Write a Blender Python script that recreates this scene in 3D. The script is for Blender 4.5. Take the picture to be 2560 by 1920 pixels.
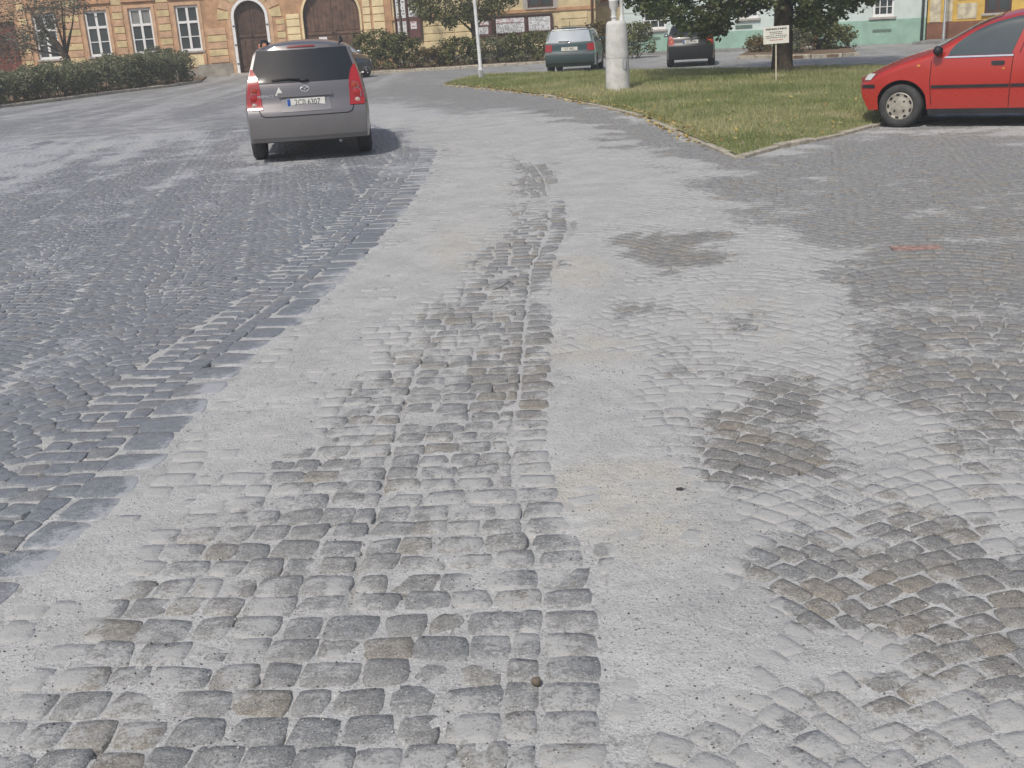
import bpy, bmesh, math, random
import numpy as np
from mathutils import Matrix, Vector
R = math.radians
random.seed(7); rng = np.random.default_rng(7)
for o in list(bpy.data.objects): bpy.data.objects.remove(o)
scn = bpy.context.scene
COL = scn.collection

# ------------------------------------------------------------------ camera
FPX, CAMH, TH, RO = 2750.0, 1.7, math.atan(905/2750), R(3.4)
Fv = np.array([0, math.cos(TH), -math.sin(TH)]); R0 = np.array([1., 0, 0]); U0 = np.array([0, math.sin(TH), math.cos(TH)])
Rv = math.cos(RO)*R0-math.sin(RO)*U0; Uv = math.sin(RO)*R0+math.cos(RO)*U0; Cv = np.array([0, 0, CAMH])
cam_d = bpy.data.cameras.new('camera'); cam = bpy.data.objects.new('camera', cam_d); COL.objects.link(cam)
cam_d.sensor_fit = 'HORIZONTAL'; cam_d.sensor_width = 36; cam_d.lens = 36*FPX/2560; cam_d.clip_start = .05; cam_d.clip_end = 2000
m = Matrix.Identity(4)
for i in range(3):
    m[i][0] = Rv[i]; m[i][1] = Uv[i]; m[i][2] = -Fv[i]; m[i][3] = Cv[i]
cam.matrix_world = m
scn.camera = cam

# ------------------------------------------------------------------ sky, sun, exposure
SUN_AZ = (-.43, -.903); SUN_EL = R(51)
wd = bpy.data.worlds.new('World'); scn.world = wd; wd.use_nodes = True
wn = wd.node_tree; wn.nodes.clear()
sky = wn.nodes.new('ShaderNodeTexSky'); sky.sky_type = 'NISHITA'; sky.sun_disc = False
sky.sun_elevation = SUN_EL; sky.sun_rotation = math.atan2(SUN_AZ[0], SUN_AZ[1]) % (2*math.pi)
sky.air_density = 1.0; sky.dust_density = 2.5; sky.ozone_density = 1.0
bg = wn.nodes.new('ShaderNodeBackground'); bg.inputs['Strength'].default_value = .125
wo = wn.nodes.new('ShaderNodeOutputWorld')
wn.links.new(sky.outputs[0], bg.inputs[0]); wn.links.new(bg.outputs[0], wo.inputs[0])
sl = bpy.data.lights.new('sun', 'SUN'); sl.energy = 3.2; sl.angle = R(2.2); sl.color = (1, .95, .87)
so = bpy.data.objects.new('sun', sl); COL.objects.link(so)
sd = Vector((SUN_AZ[0]*math.cos(SUN_EL), SUN_AZ[1]*math.cos(SUN_EL), math.sin(SUN_EL)))
so.rotation_euler = sd.to_track_quat('Z', 'Y').to_euler(); so.location = (-20, -15, 30)
vs = scn.view_settings; vs.view_transform = 'Standard'; vs.look = 'None'; vs.gamma = 1; vs.exposure = .02; vs.use_curve_mapping = False
scn.render.engine = 'CYCLES'

# ------------------------------------------------------------------ pixel helpers (photo is 2560 x 1920)
def ray(x, y): return Fv+Rv*(x-1280)/FPX-Uv*(y-960)/FPX
def gp(x, y, z=0.):
    d = ray(x, y); return Cv+d*((z-CAMH)/d[2])
def at(x, y, Y):
    d = ray(x, y); return Cv+d*(Y/d[1])
def proj(P):
    q = P-Cv; w = q@Fv; w = np.maximum(w, .05)
    return 1280+FPX*(q@Rv)/w, 960-FPX*(q@Uv)/w

# ------------------------------------------------------------------ noise
def _h(ix, iy, s):
    n = (ix.astype(np.int64)*374761393+iy.astype(np.int64)*668265263+s*982451653) & 0xffffffff
    n = ((n ^ (n >> 13))*1274126177) & 0xffffffff
    return ((n ^ (n >> 16)) & 0xffff)/65535.
def vn(x, y, s=0):
    x = np.asarray(x, float); y = np.asarray(y, float)
    ix = np.floor(x); iy = np.floor(y); fx = x-ix; fy = y-iy
    fx = fx*fx*(3-2*fx); fy = fy*fy*(3-2*fy)
    return (_h(ix, iy, s)*(1-fx)+_h(ix+1, iy, s)*fx)*(1-fy)+(_h(ix, iy+1, s)*(1-fx)+_h(ix+1, iy+1, s)*fx)*fy
def fbm(x, y, s=0, o=4):
    t = 0; a = .5; n = 0
    for k in range(o):
        t = t+a*vn(x*2**k, y*2**k, s+k); n += a; a *= .5
    return t/n

# ------------------------------------------------------------------ object helpers
def tag(o, label=None, cat=None, group=None, kind=None):
    if label: o['label'] = label
    if cat: o['category'] = cat
    if group: o['group'] = group
    if kind: o['kind'] = kind
    return o
def empty(name, loc=(0, 0, 0), rz=0, label=None, cat=None, group=None, parent=None):
    o = bpy.data.objects.new(name, None); COL.objects.link(o); o.location = loc; o.rotation_euler = (0, 0, rz)
    o.empty_display_size = .1
    if parent: o.parent = parent
    return tag(o, label, cat, group)
def obj(name, me, mat, parent=None, loc=None, rot=None):
    o = bpy.data.objects.new(name, me); COL.objects.link(o)
    if mat is not None and not me.materials:
        for mm in (mat if isinstance(mat, (list, tuple)) else [mat]): me.materials.append(mm)
    if parent: o.parent = parent
    if loc is not None: o.location = loc
    if rot is not None: o.rotation_euler = rot
    return o
def np_mesh(name, V, Fc, attrs=None, smooth=True):
    """V (n,3), Fc (m,k) equal-sized faces."""
    V = np.asarray(V, np.float32).reshape(-1, 3); Fc = np.asarray(Fc, np.int32)
    me = bpy.data.meshes.new(name); me.vertices.add(len(V)); me.vertices.foreach_set('co', V.ravel())
    k = Fc.shape[1]; me.loops.add(Fc.size); me.loops.foreach_set('vertex_index', Fc.ravel())
    me.polygons.add(len(Fc)); me.polygons.foreach_set('loop_start', np.arange(0, Fc.size, k, dtype=np.int32))
    me.update(calc_edges=True)
    if smooth: me.polygons.foreach_set('use_smooth', np.ones(len(Fc), bool))
    for n, a in (attrs or {}).items():
        at_ = me.attributes.new(n, 'FLOAT', 'POINT'); at_.data.foreach_set('value', np.asarray(a, np.float32).ravel())
    return me
class MB:
    def __init__(s): s.v = []; s.f = []
    def add(s, vs, fs):
        b = len(s.v); s.v += [tuple(map(float, p)) for p in vs]; s.f += [tuple(i+b for i in f) for f in fs]; return s
    def box(s, x0, x1, y0, y1, z0, z1, bev=0):
        if bev <= 0:
            return s.add([(x0, y0, z0), (x1, y0, z0), (x1, y1, z0), (x0, y1, z0), (x0, y0, z1), (x1, y0, z1), (x1, y1, z1), (x0, y1, z1)],
                         [(3, 2, 1, 0), (4, 5, 6, 7), (0, 1, 5, 4), (1, 2, 6, 5), (2, 3, 7, 6), (3, 0, 4, 7)])
        # frustum: front (-y) edges chamfered
        b = bev
        return s.add([(x0, y0+b, z0), (x1, y0+b, z0), (x1, y1, z0), (x0, y1, z0), (x0, y0+b, z1), (x1, y0+b, z1), (x1, y1, z1), (x0, y1, z1),
                      (x0+b, y0, z0+b), (x1-b, y0, z0+b), (x1-b, y0, z1-b), (x0+b, y0, z1-b)],
                     [(3, 2, 1, 0), (4, 5, 6, 7), (1, 2, 6, 5), (2, 3, 7, 6), (3, 0, 4, 7), (8, 9, 10, 11), (0, 1, 9, 8), (1, 5, 10, 9), (5, 4, 11, 10), (4, 0, 8, 11)])
    def tube(s, pts, rad, n=8, cap=True):
        pts = [np.array(p, float) for p in pts]; b = len(s.v); k = len(pts)
        if not hasattr(rad, '__len__'): rad = [rad]*k
        for i, p in enumerate(pts):
            d = pts[min(i+1, k-1)]-pts[max(i-1, 0)]; d = d/(np.linalg.norm(d)+1e-9)
            a = np.cross(d, (0, 0, 1.) if abs(d[2]) < .9 else (1., 0, 0)); a /= np.linalg.norm(a); c = np.cross(d, a)
            for j in range(n):
                t = 2*math.pi*j/n; s.v.append(tuple(p+rad[i]*(a*math.cos(t)+c*math.sin(t))))
        for i in range(k-1):
            for j in range(n):
                s.f.append((b+i*n+j, b+i*n+(j+1) % n, b+(i+1)*n+(j+1) % n, b+(i+1)*n+j))
        if cap: s.f.append(tuple(b+j for j in reversed(range(n)))); s.f.append(tuple(b+(k-1)*n+j for j in range(n)))
        return s
    def lathe(s, prof, n=24, axis='z', c=(0, 0, 0)):
        b = len(s.v)
        for r, h in prof:
            for j in range(n):
                t = 2*math.pi*j/n; x, y = r*math.cos(t), r*math.sin(t)
                p = (x, y, h) if axis == 'z' else (x, h, y)
                s.v.append((p[0]+c[0], p[1]+c[1], p[2]+c[2]))
        for i in range(len(prof)-1):
            for j in range(n):
                q = (b+i*n+j, b+i*n+(j+1) % n, b+(i+1)*n+(j+1) % n, b+(i+1)*n+j)
                s.f.append(q if axis == 'z' else q[::-1])
        return s
    def grid(s, P):
        P = np.asarray(P, float); a, bb = P.shape[:2]; b = len(s.v)
        s.v += [tuple(p) for p in P.reshape(-1, 3)]
        for i in range(a-1):
            for j in range(bb-1):
                s.f.append((b+i*bb+j, b+i*bb+j+1, b+(i+1)*bb+j+1, b+(i+1)*bb+j))
        return s
    def prism(s, poly, y0, y1):
        """poly of (x,z), extruded along y"""
        n = len(poly); b = len(s.v)
        s.v += [(x, y0, z) for x, z in poly]+[(x, y1, z) for x, z in poly]
        s.f.append(tuple(range(b, b+n))); s.f.append(tuple(reversed(range(b+n, b+2*n))))
        for i in range(n): s.f.append((b+(i+1) % n, b+i, b+n+i, b+n+(i+1) % n))
        return s
    def ell(s, c, r, nu=10, nv=7):
        P = [[(c[0]+r[0]*math.cos(t)*math.cos(p), c[1]+r[1]*math.sin(t)*math.cos(p), c[2]+r[2]*math.sin(p)) for t in np.linspace(0, 2*math.pi, nu+1)] for p in np.linspace(-math.pi/2, math.pi/2, nv)]
        return s.grid(P)
    def build(s, name, mat, parent=None, smooth=False, loc=None, rot=None):
        me = bpy.data.meshes.new(name); me.from_pydata(s.v, [], s.f); me.update()
        if smooth:
            me.polygons.foreach_set('use_smooth', [True]*len(me.polygons))
        return obj(name, me, mat, parent, loc, rot)
def fix(o, ang=40):
    """weld, recalc normals, smooth by angle"""
    bm = bmesh.new(); bm.from_mesh(o.data); bmesh.ops.remove_doubles(bm, verts=bm.verts, dist=.0004); bmesh.ops.recalc_face_normals(bm, faces=bm.faces)
    for e in bm.edges: e.smooth = not (len(e.link_faces) == 2 and e.calc_face_angle(0) > R(ang))
    for f in bm.faces: f.smooth = True
    bm.to_mesh(o.data); bm.free(); return o
_txt = {}
def text(name, s, size, mat, parent, loc, rot, depth=.001, align='CENTER', sx=1.):
    cu = bpy.data.curves.new(name, 'FONT'); cu.body = s; cu.size = size; cu.extrude = depth; cu.align_x = align; cu.align_y = 'CENTER'; cu.resolution_u = 2
    t = bpy.data.objects.new(name, cu); COL.objects.link(t)
    me = bpy.data.meshes.new_from_object(t.evaluated_get(bpy.context.evaluated_depsgraph_get())); bpy.data.objects.remove(t)
    o = obj(name, me, mat, parent, loc, rot); o.scale = (sx, 1, 1); return o

# ------------------------------------------------------------------ materials
class NT:
    def __init__(s, name):
        s.m = bpy.data.materials.new(name); s.m.use_nodes = True; s.t = s.m.node_tree; s.t.nodes.clear()
        s.out = s.n('ShaderNodeOutputMaterial'); s.b = s.n('ShaderNodeBsdfPrincipled'); s.l(s.b.outputs[0], s.out.inputs[0])
    def n(s, ty, **k):
        x = s.t.nodes.new(ty)
        for a, v in k.items(): setattr(x, a, v)
        return x
    def l(s, a, b): s.t.links.new(a, b)
    def val(s, sock, v):
        if hasattr(v, 'is_linked') or hasattr(v, 'links'): s.l(v, sock)
        else: sock.default_value = v
    def pos(s): return s.n('ShaderNodeNewGeometry').outputs['Position']
    def oc(s): return s.n('ShaderNodeTexCoord').outputs['Object']
    def attr(s, n):
        a = s.n('ShaderNodeAttribute'); a.attribute_name = n; return a.outputs['Fac']
    def noise(s, vec, sc, det=4, rough=.55, dist=0):
        x = s.n('ShaderNodeTexNoise'); x.inputs['Scale'].default_value = sc; x.inputs['Detail'].default_value = det; x.inputs['Roughness'].default_value = rough; x.inputs['Distortion'].default_value = dist
        s.l(vec, x.inputs['Vector']); return x.outputs['Fac']
    def vor(s, vec, sc, feat='F1', out='Distance', rnd=1.):
        x = s.n('ShaderNodeTexVoronoi'); x.feature = feat; x.inputs['Scale'].default_value = sc; x.inputs['Randomness'].default_value = rnd
        s.l(vec, x.inputs['Vector']); return x.outputs[out]
    def mul(s, vec, v):
        x = s.n('ShaderNodeVectorMath', operation='MULTIPLY'); s.l(vec, x.inputs[0]); x.inputs[1].default_value = v; return x.outputs[0]
    def ma(s, op, a, b=0., c=0.):
        x = s.n('ShaderNodeMath', operation=op); s.val(x.inputs[0], a); s.val(x.inputs[1], b); s.val(x.inputs[2], c); return x.outputs[0]
    def ramp(s, f, stops):
        x = s.n('ShaderNodeValToRGB'); e = x.color_ramp.elements
        while len(e) < len(stops): e.new(.5)
        for i, (p, c) in enumerate(stops):
            e[i].position = p; e[i].color = (c, c, c, 1) if not hasattr(c, '__len__') else (*c, 1)
        s.l(f, x.inputs[0]); return x.outputs[0]
    def ss(s, f, a, b):
        x = s.n('ShaderNodeMapRange', interpolation_type='SMOOTHSTEP'); s.val(x.inputs[0], f); x.inputs[1].default_value = a; x.inputs[2].default_value = b; return x.outputs[0]
    def mix(s, f, a, b, mode='MIX'):
        x = s.n('ShaderNodeMix', data_type='RGBA', blend_type=mode); s.val(x.inputs[0], f)
        for k, v in ((6, a), (7, b)):
            if hasattr(v, 'links'): s.l(v, x.inputs[k])
            else: x.inputs[k].default_value = (*v, 1) if hasattr(v, '__len__') else (v, v, v, 1)
        return x.outputs[2]
    def bump(s, h, st, dist=.01):
        x = s.n('ShaderNodeBump'); x.inputs['Strength'].default_value = st; x.inputs['Distance'].default_value = dist; s.l(h, x.inputs['Height']); s.l(x.outputs[0], s.b.inputs['Normal']); return x
    def fin(s, col=None, rough=.7, spec=.4, metal=0, coat=0):
        if col is not None: s.val(s.b.inputs['Base Color'], (*col, 1) if isinstance(col, tuple) else col)
        s.val(s.b.inputs['Roughness'], rough); s.b.inputs['Specular IOR Level'].default_value = spec; s.b.inputs['Metallic'].default_value = metal; s.b.inputs['Coat Weight'].default_value = coat
        s.b.inputs['Coat Roughness'].default_value = .06
        return s.m
_pm = {}
def pm(name, col, rough=.7, var=.18, sc=6, bump=.15, spec=.35, metal=0, coat=0, grime=0.):
    """generic weathered surface: two noise scales of tone, fine relief"""
    if name in _pm: return _pm[name]
    t = NT(name); p = t.pos(); c2 = tuple(max(0, x*(1-var*1.6)) for x in col); c1 = tuple(min(1, x*(1+var*.5)) for x in col)
    f = t.ss(t.noise(p, sc, 6, .62), .3, .7); c = t.mix(f, c2, c1)
    if grime: c = t.mix(t.ma('MULTIPLY', t.ss(t.noise(p, sc*.35, 5, .7, .6), .48, .72), grime), c, tuple(x*.45 for x in col))
    r = t.ma('ADD', rough-.06, t.ma('MULTIPLY', t.noise(p, sc*2.3, 3), .12))
    if bump: t.bump(t.noise(p, sc*9, 4, .6), bump, .01)
    _pm[name] = t.fin(c, r, spec, metal, coat); return _pm[name]

def m_dust():
    t = NT('limestone_dust'); p = t.pos(); cov = t.attr('cover'); warm = t.attr('warm')
    base = t.mix(t.ss(t.noise(p, 2.2, 6, .65), .3, .7), (.335, .332, .322), (.44, .437, .425))
    base = t.mix(t.ma('MULTIPLY', warm, .8), base, (.43, .40, .34))
    sp = t.noise(p, 210, 2, .5); sp2 = t.noise(p, 95, 3, .6)
    base = t.mix(t.ma('MULTIPLY', t.ss(sp, .54, .63), .6), base, (.60, .595, .575))
    base = t.mix(t.ma('MULTIPLY', t.ss(sp2, .56, .66), .55), base, (.15, .148, .145))
    base = t.mix(t.ma('MULTIPLY', t.ss(t.noise(p, 9, 6, .7), .45, .68), .35), base, (.27, .27, .268))
    thin = t.ma('ADD', t.ma('MULTIPLY', t.noise(t.mul(p, (1, .75, 1)), 16, 7, .72), .55), t.ma('MULTIPLY', t.noise(p, 80, 5, .7), .45))
    tf = t.ss(t.ma('ADD', thin, t.ma('MULTIPLY', t.ma('SUBTRACT', .80, t.ma('MAXIMUM', cov, t.ma('SUBTRACT', 1.22, cov))), .34)), .56, .65)
    base = t.mix(t.ma('MULTIPLY', tf, .62), base, (.19, .188, .183))
    # scattered dark grit grains
    g = t.vor(p, 70, 'F1', 'Distance'); gc = t.n('ShaderNodeSeparateColor'); v = t.n('ShaderNodeTexVoronoi'); v.inputs['Scale'].default_value = 70; t.l(p, v.inputs['Vector']); t.l(v.outputs['Color'], gc.inputs[0])
    clump = t.ss(t.noise(p, 7, 3, .6), .48, .62)
    gm = t.ma('MULTIPLY', t.ma('MULTIPLY', t.ss(g, .36, .26), t.ss(gc.outputs[0], .80, .84)), clump)
    base = t.mix(t.ma('MULTIPLY', gm, .85), base, (.075, .075, .08))
    # low, deep joint soil where little dust lies
    soil = t.mix(t.ss(t.noise(p, 14, 4), .35, .65), (.20, .195, .185), (.40, .395, .38))
    base = t.mix(t.ma('MULTIPLY', t.ss(cov, .14, .0), .7), base, soil); base = t.mix(t.attr('soil'), base, (.185, .18, .165))
    h = t.ma('ADD', t.ma('MULTIPLY', sp2, 1.0), t.ma('ADD', t.ma('MULTIPLY', sp, .45), t.ma('MULTIPLY', t.noise(p, 28, 4, .6), 1.6)))
    t.bump(h, .85, .006)
    return t.fin(base, .93, .2)
def m_sett(name, cA, cB, cC, rough, dustc, spec=.4, bst=.8):
    t = NT(name); p = t.pos(); rnd = t.attr('rnd'); dust = t.attr('dust')
    c = t.ramp(rnd, [(0, cA), (.42, cB), (.72, cA), (.86, cC), (1., cB)])
    c = t.mix(t.ma('MULTIPLY', t.attr('brown'), .7), c, t.mix(rnd, (.165, .158, .145), (.255, .215, .16)))
    c = t.mix(t.ma('MULTIPLY', t.ss(t.noise(p, 26, 6, .7), .36, .64), .75), c, t.mix(1, c, (.58, .57, .56), 'MULTIPLY'))
    c = t.mix(t.ma('MULTIPLY', t.ss(t.noise(p, 190, 3, .6), .54, .64), .6), c, (.46, .46, .45))
    c = t.mix(t.ma('MULTIPLY', t.ss(t.noise(p, 130, 3, .6), .56, .66), .65), c, (.05, .05, .055))
    rust = t.ma('MULTIPLY', t.ss(t.noise(p, 9, 4, .7, .5), .66, .76), .55); c = t.mix(rust, c, (.26, .15, .06))
    dn = t.ma('ADD', t.ma('MULTIPLY', t.noise(p, 15, 7, .72), .56), t.ma('MULTIPLY', t.noise(p, 85, 5, .7), .44))
    # film of dust settled on the stone, in blotches, plus the road's painted sheen
    thr = t.ma('SUBTRACT', .855, t.ma('MULTIPLY', dust, .72))
    df = t.ss(t.ma('SUBTRACT', dn, thr), -.055, .06)
    c = t.mix(t.ma('MULTIPLY', df, .86), c, t.mix(t.noise(p, 150, 2), tuple(x*.86 for x in dustc), tuple(x*1.14 for x in dustc)))
    t.bump(t.ma('ADD', t.noise(p, 75, 6, .7), t.ma('MULTIPLY', t.noise(p, 18, 4), 1.5)), bst, .007)
    r = t.ma('ADD', rough, t.ma('MULTIPLY', df, .3))
    return t.fin(c, r, spec)
def m_pave():
    """setts too far off to be told apart"""
    t = NT('far_sett_paving'); p = t.mul(t.pos(), (1, 1, 0)); cov = t.attr('cover'); blue = t.attr('blue')
    e = t.vor(p, 9.5, 'DISTANCE_TO_EDGE'); v = t.n('ShaderNodeTexVoronoi'); v.inputs['Scale'].default_value = 9.5; t.l(p, v.inputs['Vector']); sc = t.n('ShaderNodeSeparateColor'); t.l(v.outputs['Color'], sc.inputs[0])
    st = t.ramp(sc.outputs[0], [(0, (.135, .14, .145)), (.5, (.225, .22, .212)), (1, (.17, .166, .155))])
    st = t.mix(t.ma('MULTIPLY', blue, .7), st, t.ramp(sc.outputs[1], [(0, (.125, .135, .155)), (1, (.205, .215, .235))]))
    st = t.mix(t.ma('MULTIPLY', t.noise(p, .5, 5, .7), t.ma('SUBTRACT', .5, t.ma('MULTIPLY', blue, .3))), st, (.30, .297, .29))
    c = t.mix(t.ss(e, .05, .02), st, (.27, .265, .255))
    c = t.mix(t.ss(t.ma('ADD', cov, t.ma('MULTIPLY', t.ma('SUBTRACT', t.noise(p, 3.2, 6, .7), .5), 1.1)), .36, .92), c, (.38, .38, .375))
    t.bump(t.ma('ADD', t.ss(e, 0, .16), t.ma('MULTIPLY', t.noise(p, 30, 3), .5)), .35, .02)
    return t.fin(c, .72, .3)
def m_leaf(name, cols, trans=.25, rough=.55):
    t = NT(name); rnd = t.attr('rnd'); n = len(cols); c = t.ramp(rnd, [(i/(n-1), cc) for i, cc in enumerate(cols)])
    t.fin(c, rough, .3); tr = t.n('ShaderNodeBsdfTranslucent'); t.l(c, tr.inputs[0]); mx = t.n('ShaderNodeMixShader'); mx.inputs[0].default_value = trans
    t.l(t.b.outputs[0], mx.inputs[1]); t.l(tr.outputs[0], mx.inputs[2]); t.l(mx.outputs[0], t.out.inputs[0]); return t.m
def m_paint(name, col, rough=.35, metal=.0, dust=.25, coat=.6, flake=0.):
    t = NT(name); p = t.oc(); c = t.mix(t.ma('MULTIPLY', t.ss(t.noise(p, 3, 5, .65), .35, .7), .22), col, tuple(x*.82 for x in col))
    z = t.n('ShaderNodeSeparateXYZ'); t.l(p, z.inputs[0])
    d = t.ma('MULTIPLY', t.ss(t.ma('ADD', z.outputs[2], t.ma('MULTIPLY', t.noise(p, 5, 5, .6), .5)), 1.05, .35), dust)
    c = t.mix(d, c, (.30, .285, .26))
    return t.fin(c, t.ma('ADD', rough, t.ma('MULTIPLY', d, .5)), .5, metal, coat)
def m_glass(name, col=(.02, .025, .03), rough=.06, spec=.7):
    t = NT(name); p = t.oc(); c = t.mix(t.noise(p, 2.5, 3), tuple(x*.75 for x in col), tuple(x*1.25 for x in col)); return t.fin(c, t.ma('ADD', rough, t.ma('MULTIPLY', t.noise(p, 9, 4), .06)), spec)

M = {}
M['dust'] = m_dust()
M['sett'] = m_sett('granite_setts', (.235, .24, .24), (.275, .272, .262), (.265, .243, .205), .76, (.40, .397, .385))
M['sett_dark'] = m_sett('basalt_setts', (.175, .188, .208), (.205, .217, .232), (.22, .216, .21), .36, (.36, .365, .375), .55, .4)
M['pave'] = m_pave()
M['rubber'] = pm('tyre_rubber', (.055, .054, .053), .85, .2, 12, .2)
M['black'] = pm('black_plastic', (.025, .025, .028), .55, .2, 8, .08)
M['white'] = pm('white_window_paint', (.78, .78, .76), .5, .05, 5, .05)
M['metal'] = pm('grey_galvanised_metal', (.42, .43, .43), .45, .12, 9, .05, .5, .6)
M['ink'] = pm('dark_print', (.03, .03, .035), .7, .1, 10, 0)
M['redink'] = pm('red_print', (.42, .06, .05), .7, .1, 10, 0)
M['paper'] = pm('white_paper', (.72, .73, .74), .7, .06, 9, 0)
M['trimgrey'] = pm('grey_stone_trim', (.42, .39, .35), .85, .15, 7, .25)
M['bark'] = pm('tree_bark', (.11, .085, .06), .95, .4, 14, .9)
M['winglass'] = m_glass('window_glass', (.045, .055, .055), .08)
M['winglass2'] = m_glass('curtained_window_glass', (.22, .225, .215), .12)
M['soil'] = pm('dry_garden_soil', (.20, .135, .085), .95, .3, 5, .6)

# ================================================================== GROUND
EDGE = np.array([gp(u, v)[:2] for u, v in [(-120, 1700), (0, 1530), (300, 1270), (560, 960), (800, 760), (950, 600), (1020, 520), (1070, 440), (1092, 385), (1080, 330), (1010, 285), (880, 262)]])
EY = EDGE[:, 1]; EX = EDGE[:, 0]
COLM = np.array([gp(u, v)[:2] for u, v in [(1515, 1990), (1512, 1700), (1500, 1550), (1470, 1400), (1410, 1250), (1380, 1150), (1374, 1073), (1384, 961), (1384, 671), (1420, 569), (1415, 500), (1395, 440), (1350, 390), (1290, 340), (1180, 300)]])
CY = COLM[:, 1]; CX = COLM[:, 0]
def xe(y): return np.interp(y, EY, EX)
def xc(y): return np.interp(y, CY, CX)
def seg_stroke(u, v, pts, hw, vs=1.7):
    """soft stroke weight in photo coordinates; hw per point"""
    best = np.full(u.shape, 9.)
    for i in range(len(pts)-1):
        (a, b), (c, d) = pts[i], pts[i+1]; dx, dy = c-a, (d-b)*vs; L = dx*dx+dy*dy
        t = np.clip(((u-a)*dx+(v-b)*vs*dy)/L, 0, 1); h = hw[i]*(1-t)+hw[i+1]*t
        best = np.minimum(best, np.hypot(u-(a+dx*t), (v-b)*vs-dy*t)/h)
    return np.clip((1.45-best)/.8, 0, 1)
def ellw(u, v, e): return np.clip((1.35-np.hypot((u-e[0])/e[2], (v-e[1])/e[3]))/.6, 0, 1)
def lerp(a, b, t): return a*(1-t)+b*t
def cover(x, y):
    """spilt stone dust on the ground (0..1), plus sheen painted on the left road"""
    u, v = proj(np.stack([x, y, np.zeros_like(x)], -1))
    px_ = np.clip(v/900, .25, 1.6); u = u+(fbm(x*2.1, y*2.1, 71, 4)-.5)*230*px_; v = v+(fbm(x*2.1, y*2.1, 83, 4)-.5)*120*px_
    e = xe(y); c = xc(y)
    wl = np.clip((e-x)/.10+.5, 0, 1); wr = np.clip((x-c)/.10+.5, 0, 1)
    d = .45*(1-wl)*(1-wr)+.31*wl+.56*wr
    d = d+(1-wl)*(1-wr)*(fbm((x-e)*13, y*1.3, 91, 3)-.5)*.30+wr*np.clip(1.3-(x-c), 0, 1)*(fbm((x-c)*10, y*1.1, 95, 3)-.5)*.28
    far = np.clip((y-10)/12, 0, 1)
    d = d+far*.20*wl+wl*(fbm((x-e)*2.4, y*.22, 97, 3)-.46)*(.36+.35*far)  # left road pales with distance: sky sheen put into the cover
    S = [([(-150, 1760), (60, 1520), (200, 1390), (380, 1230), (580, 1070), (790, 890), (960, 730), (1090, 600), (1160, 500), (1190, 420), (1180, 370)], [190, 160, 145, 135, 130, 125, 115, 105, 85, 70, 50], .88),
         ([(1330, 350), (1390, 400), (1470, 480), (1500, 560), (1490, 700), (1495, 850), (1490, 1000), (1510, 1130), (1560, 1250), (1640, 1330)], [60, 60, 65, 85, 95, 95, 105, 120, 150, 170], .97),
         ([(1640, 1330), (1720, 1480), (1790, 1640), (1720, 1730)], [170, 175, 140, 90], .93),
         ([(1560, 560), (1800, 620), (1990, 720), (2120, 900), (2230, 1150), (2500, 1330)], [80, 80, 95, 95, 80, 60], .74),
         ([(1650, 760), (1750, 900), (1800, 980)], [130, 150, 60], .64),
         ([(830, 270), (950, 285), (1070, 300)], [36, 40, 40], .95), ([(1080, 330), (1250, 330), (1420, 380), (1600, 460)], [60, 60, 60, 50], .86),
         ([(1000, 222), (1300, 255), (1500, 295), (1760, 385), (1900, 420), (2200, 400)], [26, 26, 28, 30, 34, 34], .22),
         ([(-50, 352), (250, 325), (520, 290), (650, 275)], [9, 9, 10, 10], .55),
         ([(-50, 560), (250, 540), (520, 470)], [14, 20, 14], .36), ([(-50, 730), (300, 640), (620, 520)], [20, 26, 16], .34), ([(200, 900), (-50, 960)], [30, 30], .34)]  # left-road bands here put pale sheen into the cover
    mask_l = np.clip((x-e+.06+.18*(fbm(x*5, y*5, 55, 3)-.4))/.13, 0, 1)
    for k, (p, h, val) in enumerate(S):
        w = seg_stroke(u, v, p, h)
        if k == 0: w = w*np.maximum(mask_l, .12*np.clip((v-900)/500, 0, 1))
        d = lerp(d, val, w)
    for el, val in [((1700, 615, 150, 42), .36), ((1915, 1085, 150, 85), .33), ((2330, 1560, 260, 300), .36), ((2020, 1420, 170, 80), .42), ((2060, 1600, 130, 60), .70), ((2500, 1340, 120, 40), .66), ((2480, 820, 330, 330), .34), ((2300, 500, 380, 95), .27), ((1950, 470, 160, 60), .32), ((2380, 400, 380, 55), .24), ((2520, 640, 250, 120), .25),
                    ((1900, 1840, 420, 70), .50), ((1350, 440, 40, 26), .30), ((1400, 580, 22, 80), .30), ((20, 400, 110, 42), .60), ((1330, 640, 90, 60), .34), ((1455, 1500, 40, 130), .33)]:
        d = lerp(d, val, ellw(u, v, el))
    d = d+(fbm(x*2.3, y*2.3, 11)-.5)*(.40+.28*wr)+(fbm(x*11, y*11, 23, 3)-.5)*.30
    return np.clip(d, 0, 1)
SEAM0 = np.array([gp(u, v)[:2] for u, v in [(862, 1560), (880, 1440), (912, 1350), (952, 1245), (960, 1180), (1010, 1000), (1060, 880)]])
def level(x, y, c):
    z = np.interp(c, [0, .2, .45, .65, .85, 1], [-.0080, -.0056, -.0036, -.0018, .0012, .0045])
    z = z+(fbm(x*24, y*24, 5, 3)-.5)*.0050+(fbm(x*5, y*5, 8, 2)-.5)*.003
    hole = np.clip((fbm(x*9, y*9, 77, 2)-.66)*9, 0, 1)*np.clip((.55-c)*5, 0, 1)   # joints washed out here and there
    sx = np.interp(y, SEAM0[:, 1], SEAM0[:, 0]); sm = np.clip(1-abs(x-sx-.007)/.016, 0, 1)*np.clip((y-SEAM0[0, 1])/.1, 0, 1)*np.clip((SEAM0[-1, 1]-y)/.1, 0, 1)*(fbm(x*3, y*6, 17, 2) > .42)
    return z-hole*.022-sm*.022
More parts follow.
